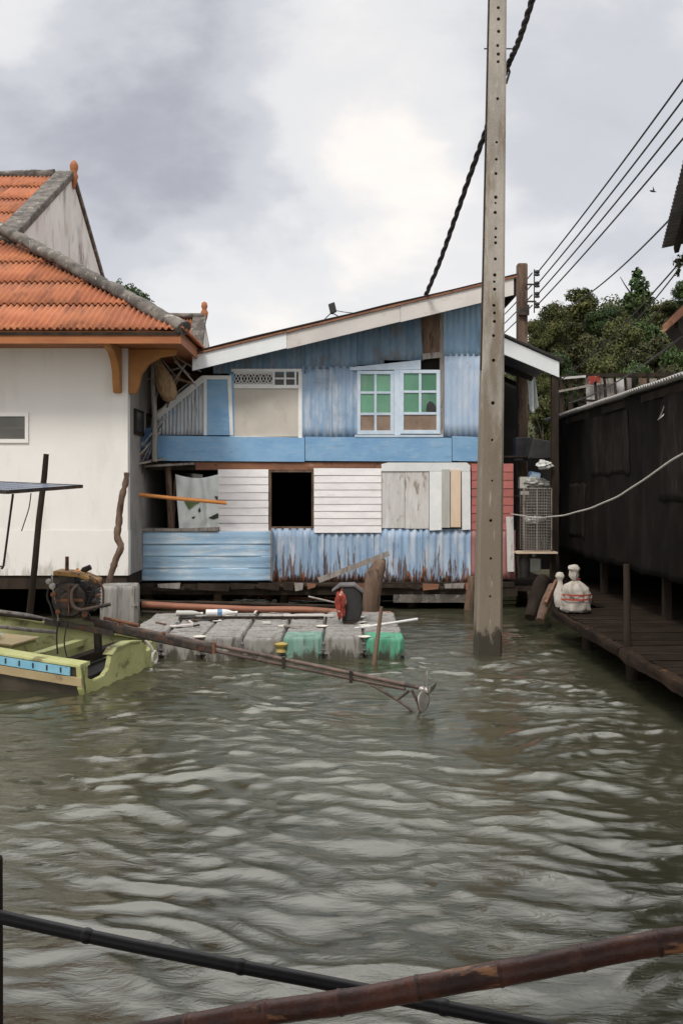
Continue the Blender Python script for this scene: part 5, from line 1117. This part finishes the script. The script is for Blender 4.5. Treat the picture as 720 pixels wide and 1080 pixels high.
# ------------------------------------------------------------------ green boat
NC = Vector((-2.63, 10.05, 0)); A = Vector((-.975, .22, 0)).normalized(); Bv = Vector((.22, .975, 0)).normalized(); W = 1.92
BT = thing('longtail_boat', 'lime green wooden boat with a notched stern moored at the left edge', 'boat', tuple(NC))
def sheer(a): return .015 + .095 * a + .012 * a * a
def bw(a): return 0 if a < 3 else .028 * (a - 3) ** 2          # inset of each side towards the bow
def BL(a, b, z, s=0):                                            # s: extra inset from side b in (0,1)
    return NC + A * a + Bv * b + Vector((0, 0, z))
LEN = 6.0; na = 24
rim_t, rim_b = .30, .135
def side(mb, near, prof):
    """strip along the side; prof = list of (inset, z) relative to sheer"""
    n = len(prof); vs = []
    for i in range(na + 1):
        a = LEN * i / na
        for ins, z, fol in prof:
            b = bw(a) + ins; b = b if near else W - b
            vs.append(BL(a, b, z + (sheer(a) if fol else sheer(a) * .2)))
    fs = [(i * n + k, i * n + (k + 1) % n, (i + 1) * n + (k + 1) % n, (i + 1) * n + k) for i in range(na) for k in range(n)]
    fs += [tuple(range(n)), tuple(na * n + k for k in range(n - 1, -1, -1))]
    return mb.add(vs, fs)
for near in (True, False):
    part('gunwale', side(MB(), near, [(0, .30, 1), (.20 if near else .12, .305, 1), (.20 if near else .12, .275, 1), (0, .268, 1)]), M['boat'], BT, bevel=.006)
    part('hull_side', side(MB(), near, [(.02, .267, 1), (.06, .267, 1), (.16, -.12, 0), (.12, -.12, 0)]), M['boat' if not near else 'boat_in'], BT)
    part('rub_plank', side(MB(), near, [(.0, .165, 1), (.035, .165, 1), (.06, .075, 1), (.025, .075, 1)]), M['boat_cream'], BT)
mb = MB(); n = 18
for i in range(n):
    pass
def stripe(a0, a1, z0, z1, ins, th):
    vs = []; k_ = 10
    for i in range(k_ + 1):
        a = a0 + (a1 - a0) * i / k_
        for b, z in ((ins, z0), (ins, z1), (ins + th, z1), (ins + th, z0)): vs.append(BL(a, bw(a) + b, z + sheer(a)))
    fs = [(i * 4 + k, i * 4 + (k + 1) % 4, (i + 1) * 4 + (k + 1) % 4, (i + 1) * 4 + k) for i in range(k_) for k in range(4)] + [(0, 1, 2, 3), (k_ * 4 + 3, k_ * 4 + 2, k_ * 4 + 1, k_ * 4)]
    return MB().add(vs, fs)
part('blue_strip', stripe(.12, LEN - .5, .175, .262, .004, .018), M['boat_blue'], BT)
for i in range(26): part('strip_mark', MB().box((-.008, -.004, -.02), (.008, .004, .02)) if False else MB().obox(BL(.22 + .155 * i, bw(.22 + .155 * i) + .001, .222 + sheer(.22 + .155 * i)), A * .007, Bv * .006, (0, 0, .026)), M['black'], BT)
# notched transom
tp = [(0, .30), (.10, .31), (.14, .16), (.30, .105), (.52, .115), (.64, .17), (.70, .30), (.80, .345), (1.15, .36), (1.45, .325), (1.55, .30), (1.62, .20), (1.72, .20), (1.78, .29), (W, .31), (W - .05, .05), (W - .16, -.12), (.14, -.12), (.035, .06)]
part('transom', MB().prism([BL(-.0, b, z) for b, z in tp], A * .055), M['boat'], BT, bevel=.006)
part('transom_cap', MB().prism([BL(-.02, b, z) for b, z in [(.70, .302), (.80, .347), (1.15, .362), (1.45, .327), (1.45, .35), (1.15, .387), (.79, .372), (.68, .31)]], A * .12), M['boat'], BT, bevel=.005)
part('inner_side', MB().prism([BL(.05, .22, .12), BL(.05, .22, .27), BL(1.4, .22, .27 + sheer(1.4)), BL(1.4, .22, .12)], Bv * .03), M['boat'], BT)
part('bilge', MB().prism([BL(0.06, .14, -.02), BL(LEN - .2, .4, .0), BL(LEN - .2, W - .4, .0), BL(0.06, W - .14, -.02)], (0, 0, .03)), M['boat_in'], BT)
for i in range(5):
    b0_ = .42 + i * .22; part('floor_board', MB().prism([BL(.9, b0_, .07), BL(4.6, b0_, .20), BL(4.6, b0_ + .20, .20), BL(.9, b0_ + .20, .07)], (0, 0, .025)), M['brown_wood'], BT)
part('engine_well', MB().prism([BL(.12, .36, .012), BL(.12, 1.5, .012), BL(.88, 1.5, .012), BL(.88, .36, .012)], (0, 0, .11)), M['black'], BT)
part('cross_beam', MB().obox(BL(.95, W / 2, .24), A * .06, Bv * (W / 2 - .1), (0, 0, .035)), M['boat'], BT)
part('cross_beam', MB().obox(BL(.42, W / 2 + .12, .22), A * .06, Bv * (W / 2 - .3), (0, 0, .05)), M['dark_wood'], BT)
part('seat_box', MB().prism([BL(1.35, .95, .10), BL(1.95, .95, .14), BL(1.95, 1.5, .14), BL(1.35, 1.5, .10)], (0, 0, .21)), M['boat'], BT, bevel=.01)
part('seat_box_lid', MB().prism([BL(1.32, .92, .315), BL(1.98, .92, .355), BL(1.98, 1.53, .355), BL(1.32, 1.53, .315)], (0, 0, .02)), M['boat_cream'], BT)
solo('mooring_line', MB(True).tube([BL(-.03, 1.52, .34), BL(-.08, 1.55, .27), BL(-.10, 1.60, .18)] + [BL(-.10, 1.62 + math.cos(t) * .07, .13 + math.sin(t) * .07) for t in np.linspace(1.6, 11, 26)], .016, 7), M['rope'], 'small coil of pale rope hanging on the stern of the green boat', 'rope', tuple(BL(-.03, 1.52, .2)))
solo('boat_pole', MB(True).tube(wob(BL(3.2, .75, .70), BL(.75, .9, .50), 8, .03), .022, 8), M['grey_wood'], 'grey pole lying inside the green boat towards the engine', 'pole', tuple(BL(3.2, .75, .7)))
solo('boat_rag', lump(BL(1.75, 1.15, .41), (.12, .1, .05), 14, .6), M['cloth'], 'crumpled pale rag on the seat of the green boat', 'rag', tuple(BL(1.75, 1.15, .37)))

# ------------------------------------------------------------------ long-tail engine
E = P(80, 632, 10.9)
EN = thing('longtail_engine', 'rusty black long-tail boat engine with a long propeller shaft mounted on the green boat', 'boat engine', tuple(E))
def EP(px, py, dy=0): return P(px, py, 10.9 + dy)
part('engine_block', MB().box(EP(58, 652, -.17), EP(94, 612, .17)).box(EP(62, 618, -.12), EP(86, 604, .12)), M['iron'], EN, bevel=.02)
part('cylinder_head', MB().box(EP(88, 640, -.12), EP(106, 620, .12)).box(EP(92, 645, -.08), EP(103, 617, .08)), M['iron'], EN, bevel=.015)
for k in range(5): part('cooling_fin', MB().box(EP(90, 623 + k * 3.6, -.135), EP(107, 621.8 + k * 3.6, .135)), M['iron'], EN)
part('flywheel', MB(True).lathe(EP(73, 633, -.19), [(.02, -.05), (.09, -.05), (.10, -.02), (.17, -.02), (.185, 0), (.185, .03), (.02, .03)], 28, (0, 1, 0)), M['iron'], EN)
part('flywheel_spokes', MB().beam(EP(73, 633, -.245) - Vector((.15, 0, 0)), EP(73, 633, -.245) + Vector((.15, 0, 0)), .012, .03).beam(EP(73, 633, -.243) - Vector((0, 0, .15)), EP(73, 633, -.243) + Vector((0, 0, .15)), .012, .03), M['rust_iron'], EN)
part('fuel_tank', MB().prism([EP(56, 602, -.16), EP(82, 604, -.16), EP(101, 612, -.16), EP(101, 616, -.16), EP(82, 609, -.16), EP(56, 607, -.16)], (0, .32, 0)), M['tank'], EN, bevel=.012)
part('fuel_cap', MB(True).lathe(EP(82, 604, 0), [(.035, 0), (.038, .02), (.015, .03), (.012, .05)], 12), M['orange_plastic'], EN)
part('upright_pipe', MB(True).tube([EP(71, 603, .02), EP(71, 587, .02)], .02, 9), M['rust_iron'], EN)
part('muffler', MB(True).tube([EP(86, 606, .05), EP(89, 601, .05), EP(96, 598, .05)], [.03, .034, .03], 10), M['iron'], EN)
part('exhaust_pipe', MB(True).tube(spl([EP(82, 617, -.22), EP(76, 624, -.26), EP(77, 638, -.28), EP(85, 643, -.28), EP(98, 641, -.26), EP(117, 637, -.22)], 6), .020, 9), M['shaft'], EN)
part('crank_guard', MB(True).tube(spl([EP(94, 608, -.13), EP(104, 614, -.13), EP(109, 622, -.13), EP(109, 640, -.13)], 5), .012, 7), M['rust_iron'], EN)
part('tank_strap', MB(True).tube(spl([EP(55, 606, -.17), EP(56, 620, -.2), EP(60, 640, -.2), EP(62, 656, -.17)], 5), .009, 6), M['steel'], EN)
for (x, y, r_) in ((56, 618, .035), (57, 627, .03), (66, 624, .028), (100, 634, .03), (90, 648, .03), (52, 613, .03), (62, 645, .03), (104, 628, .02)):
    part('bolt', MB(True).lathe(EP(x, y, -.20), [(r_, 0), (r_, .03), (r_ * .5, .04), (.003, .04)], 9, (0, -1, 0)), M[random.choice(['steel', 'iron', 'rust_iron'])], EN)
for (pts, r_) in [([(58, 655), (54, 640), (50, 628), (55, 612)], .012), ([(95, 610), (99, 600 + 20), (92, 640), (98, 655)], .009), ([(62, 655), (60, 670), (61, 690)], .010), ([(72, 655), (68, 676), (71, 694)], .008)]:
    part('fuel_hose', MB(True).tube(spl([EP(x, y, -.18) for x, y in pts], 5), r_, 6), M['black'], EN)
part('mount_frame', MB().beam(EP(48, 655, -.14), EP(120, 668, -.17), .05, .06).beam(EP(48, 655, .14), EP(120, 668, .1), .05, .06).beam(EP(55, 657, -.16), EP(55, 657, .16), .05, .05).beam(EP(104, 665, -.18), EP(104, 665, .14), .05, .05), M['iron'], EN)
part('pivot_post', MB(True).tube([EP(103, 662, 0), EP(104, 688, 0)], .045, 10), M['iron'], EN)
part('tiller_handle', MB(True).tube([EP(60, 656, 0), EP(30, 649, -.0), EP(-30, 641, -.0)], .022, 8), M['grey_wood'], EN)
part('tiller_lever', MB(True).tube([EP(45, 654, -.05), EP(-10, 647, -.05)], .015, 8), M['dark_wood'], EN)
S0 = EP(95, 654); S1 = P(445, 727, 9.35)
def sh(t, dz=0): return S0.lerp(S1, t) + Vector((0, 0, dz))
part('shaft_tube', MB(True).tube([sh(-.02, .01), sh(1.0, .012)], .021, 10), M['shaft'], EN)
part('support_tube', MB(True).tube([sh(.02, -.055), sh(.42, -.05), sh(.82, -.038), sh(.955, -.03)], .018, 9), M['shaft'], EN)
part('shaft_casing', MB().beam(sh(.02, -.03), sh(.41, -.035), .075, .10), M['iron'], EN, bevel=.02)
part('casing_rod', MB(True).tube([sh(.05, .055), sh(.17, .055)], .018, 8), M['rust_iron'], EN)
for t in (.10, .25, .41, .62, .81): part('shaft_clamp', MB().obox(sh(t, -.02), (S1 - S0).normalized() * .018, (0, .035, 0), (0, 0, .058)), M['iron' if t > .5 else 'rust_iron'], EN)
part('skeg', MB(True).tube([sh(.855, -.04), P(420, 739, 9.45), P(440, 753, 9.36)], .014, 8).tube([P(419, 738, 9.45), P(431, 729, 9.41)], .012, 8).tube([P(434, 728, 9.4), P(440, 740, 9.38), P(443.5, 753, 9.36)], .013, 8), M['shaft'], EN)
ax = (S1 - S0).normalized()
HB_ = S1
part('propeller_hub', MB(True).lathe(HB_ - ax * .03, [(.022, 0), (.03, .01), (.03, .05), (.024, .055), (.032, .065), (.03, .10), (.01, .115)], 14, ax), M['steel'], EN)
def blade(ang, L=.19, wd=.11, tw=.7):
    mb = MB(True); x = ax.orthogonal().normalized(); y = ax.cross(x); rd = x * math.cos(ang) + y * math.sin(ang); tg = ax.cross(rd)
    def fn(a, b):
        r_ = .025 + L * b; w_ = wd * (math.sin(math.pi * min(1, .12 + .86 * b)) ** .6); t = tw * (1 - .5 * b); c = (a - .5)
        return HB_ + ax * .04 + rd * r_ + (tg * math.cos(t) + ax * math.sin(t)) * (c * w_) + ax * .015 * b * b
    mb.grid(fn, 8, 12); mb.sol = .004; return mb
for k, an in enumerate((1.3, 3.4, 5.5)): part('propeller_blade', blade(an, .19, .15), M['steel'], EN)

# ------------------------------------------------------------------ solar panel canopy at the left edge
SO = thing('solar_panel', 'flat solar panel canopy on thin metal legs above the green boat at the left edge', 'solar panel', tuple(P(0, 600, 11.2)))
pa, pb, pc_, pd = P(-60, 504, 11.6), P(86, 514.5, 10.4), P(-12, 522, 8.7), P(-80, 520, 9.2)
pa, pb, pc_, pd = Vector((-4.4, 11.9, 2.17)), Vector((-2.72, 10.45, 2.11)), Vector((-3.05, 9.1, 2.055)), Vector((-4.75, 10.3, 2.10))
part('panel', MB().prism([pa, pb, pc_, pd], (0, 0, .022)), M['solar'], SO)
for k in range(1, 7):
    t = k / 7; part('cell_line', MB().beam(pa.lerp(pb, t) + Vector((0, 0, .024)), pd.lerp(pc_, t) + Vector((0, 0, .024)), .008, .003), M['steel'], SO)
    part('cell_line', MB().beam(pa.lerp(pb, t) - Vector((0, 0, .002)), pd.lerp(pc_, t) - Vector((0, 0, .002)), .008, .003), M['steel'], SO)
rimm = MB()
for u_, v_ in ((pa, pb), (pb, pc_), (pc_, pd), (pd, pa)): rimm.beam(u_ + Vector((0, 0, .01)), v_ + Vector((0, 0, .01)), .025, .035)
part('panel_rim', rimm, M['iron'], SO)
l0 = P(14, 521, 10.2); part('leg', MB(True).tube([l0, P(4, 597, 10.2), P(-3, 597.5, 10.2)], .012, 7).tube([P(4, 597, 10.2), P(2, 600, 10.2)], .012, 7), M['iron'], SO)
part('leg', MB(True).tube([Vector((-4.3, 11.3, 2.14)), Vector((-4.35, 11.3, .5))], .014, 7), M['iron'], SO)
part('leg', MB(True).tube([Vector((-4.5, 10.4, 2.10)), Vector((-4.5, 10.5, .5))], .014, 7), M['iron'], SO)
part('loose_wire', MB(True).tube(spl([P(33, 520, 10.6), P(31, 535, 10.6), P(27, 548, 10.6), P(23, 560, 10.6)], 4), .006, 5), M['cable'], SO)

# ------------------------------------------------------------------ foreground poles
pp0, pp1 = P(-40, 958, 2.62), P(600, 1089, 2.40)
pts = []
for x, y, Y_ in ((-60, 954, 2.64), (0, 967, 2.62), (115, 992, 2.60), (240, 1017, 2.55), (360, 1040, 2.5), (470, 1063, 2.45), (640, 1097, 2.4)): pts.append(P(x, y, Y_))
PIP = thing('black_pole', 'thin smooth black pole crossing the bottom foreground from the left', 'pole', tuple(pts[0]))
part('pole_body', MB(True).tube(spl(pts, 6), .0175, 14), M['pipe'], PIP)
for t in (.3, .52, .83):
    i = int(t * (len(pts) - 1)); q = pts[i].lerp(pts[i + 1], t * (len(pts) - 1) - i); d = (pts[-1] - pts[0]).normalized(); part('joint', MB(True).tube([q - d * .012, q - d * .004, q + d * .004, q + d * .012], [.0178, .0205, .0205, .0178], 14), M['pipe'], PIP)
BB = thing('bamboo_rail', 'thick reddish brown bamboo pole across the bottom right foreground', 'bamboo pole', tuple(P(435, 1040, 2.2)))
b0, b1 = P(60, 1108, 2.28), P(790, 980, 2.16)
bend = lambda t: Vector((0, 0, .0035 * math.sin(t * 9) + .0015 * math.sin(t * 23 + 1)))
nodes_px = [205, 290, 368, 451, 536, 620, 698, 775]
ts = [(x - 60) / (790 - 60) for x in nodes_px]
prev = 0; d = (b1 - b0).normalized()
for k, t in enumerate(ts + [1.0]):
    n_ = 7; pts = [b0.lerp(b1, prev + (t - prev) * i / n_) + bend(prev + (t - prev) * i / n_) for i in range(n_ + 1)]
    rad = .0262 - .0008 * k * .0; rs = [rad * (1 + .05 * abs(2 * i / n_ - 1) ** 4 + .035 * mnoise.noise((i * .9, k * 3, 1))) for i in range(n_ + 1)]
    part('culm', MB(True).tube(pts, rs, 20), M['bamboo'], BB)
    if t < 1:
        q = b0.lerp(b1, t) + bend(t); part('node_ring', MB(True).tube([q - d * .005, q - d * .002, q + d * .002, q + d * .005], [rad * 1.04, rad * 1.11, rad * 1.10, rad * 1.04], 20), M['bamboo'], BB)
    prev = t
solo('railing_post', MB(True).tube(wob(P(-9, 905, 2.68), P(-8, 1500, 2.68), 5, .004), .030, 10), M['dark_wood'], 'dark upright post just inside the lower left corner', 'post', tuple(P(-8, 1330, 2.68)))
JR = thing('added_shade_roof', 'dark roof added out of view above the camera to shade the foreground', 'roof', (0, 0, 0))  # unseen roof, added to shade the foreground poles and near water
for k in range(7):
    part('roof_sheet', MB().box((-4.2 + k * 1.5, -4, 4.05), (-2.71 + k * 1.5, 3.1, 4.09)), M['tin_dark'], JR)
for y in (-3.5, 0, 2.9): part('roof_beam', MB().box((-4.2, y - .05, 3.9), (6.2, y + .05, 4.045)), M['dark_wood'], JR)
for x in (-4.0, 5.9): part('post', MB().box((x - .07, -.6, -1), (x + .07, -.46, 3.9)), M['dark_wood'], JR)
part('jetty_floor', MB().box((-4.2, -4, .55), (6.2, 1.2, .62)), M['dark_wood'], JR)
# a bird far off
bd = P(688, 201, 40)
mb = MB(True).lathe(bd - Vector((.14, 0, 0)), [(.005, 0), (.035, .05), (.045, .12), (.03, .2), (.012, .28)], 8, (1, 0, -.2))
mb.add([bd, bd + Vector((.07, 0, 0)), bd + Vector((-.1, -.3, .10)), bd + Vector((-.12, .3, .12))], [(0, 1, 2), (0, 3, 1)])
solo('bird', mb, M['black'], 'small dark bird flying in the sky at the upper right', 'bird', tuple(bd))
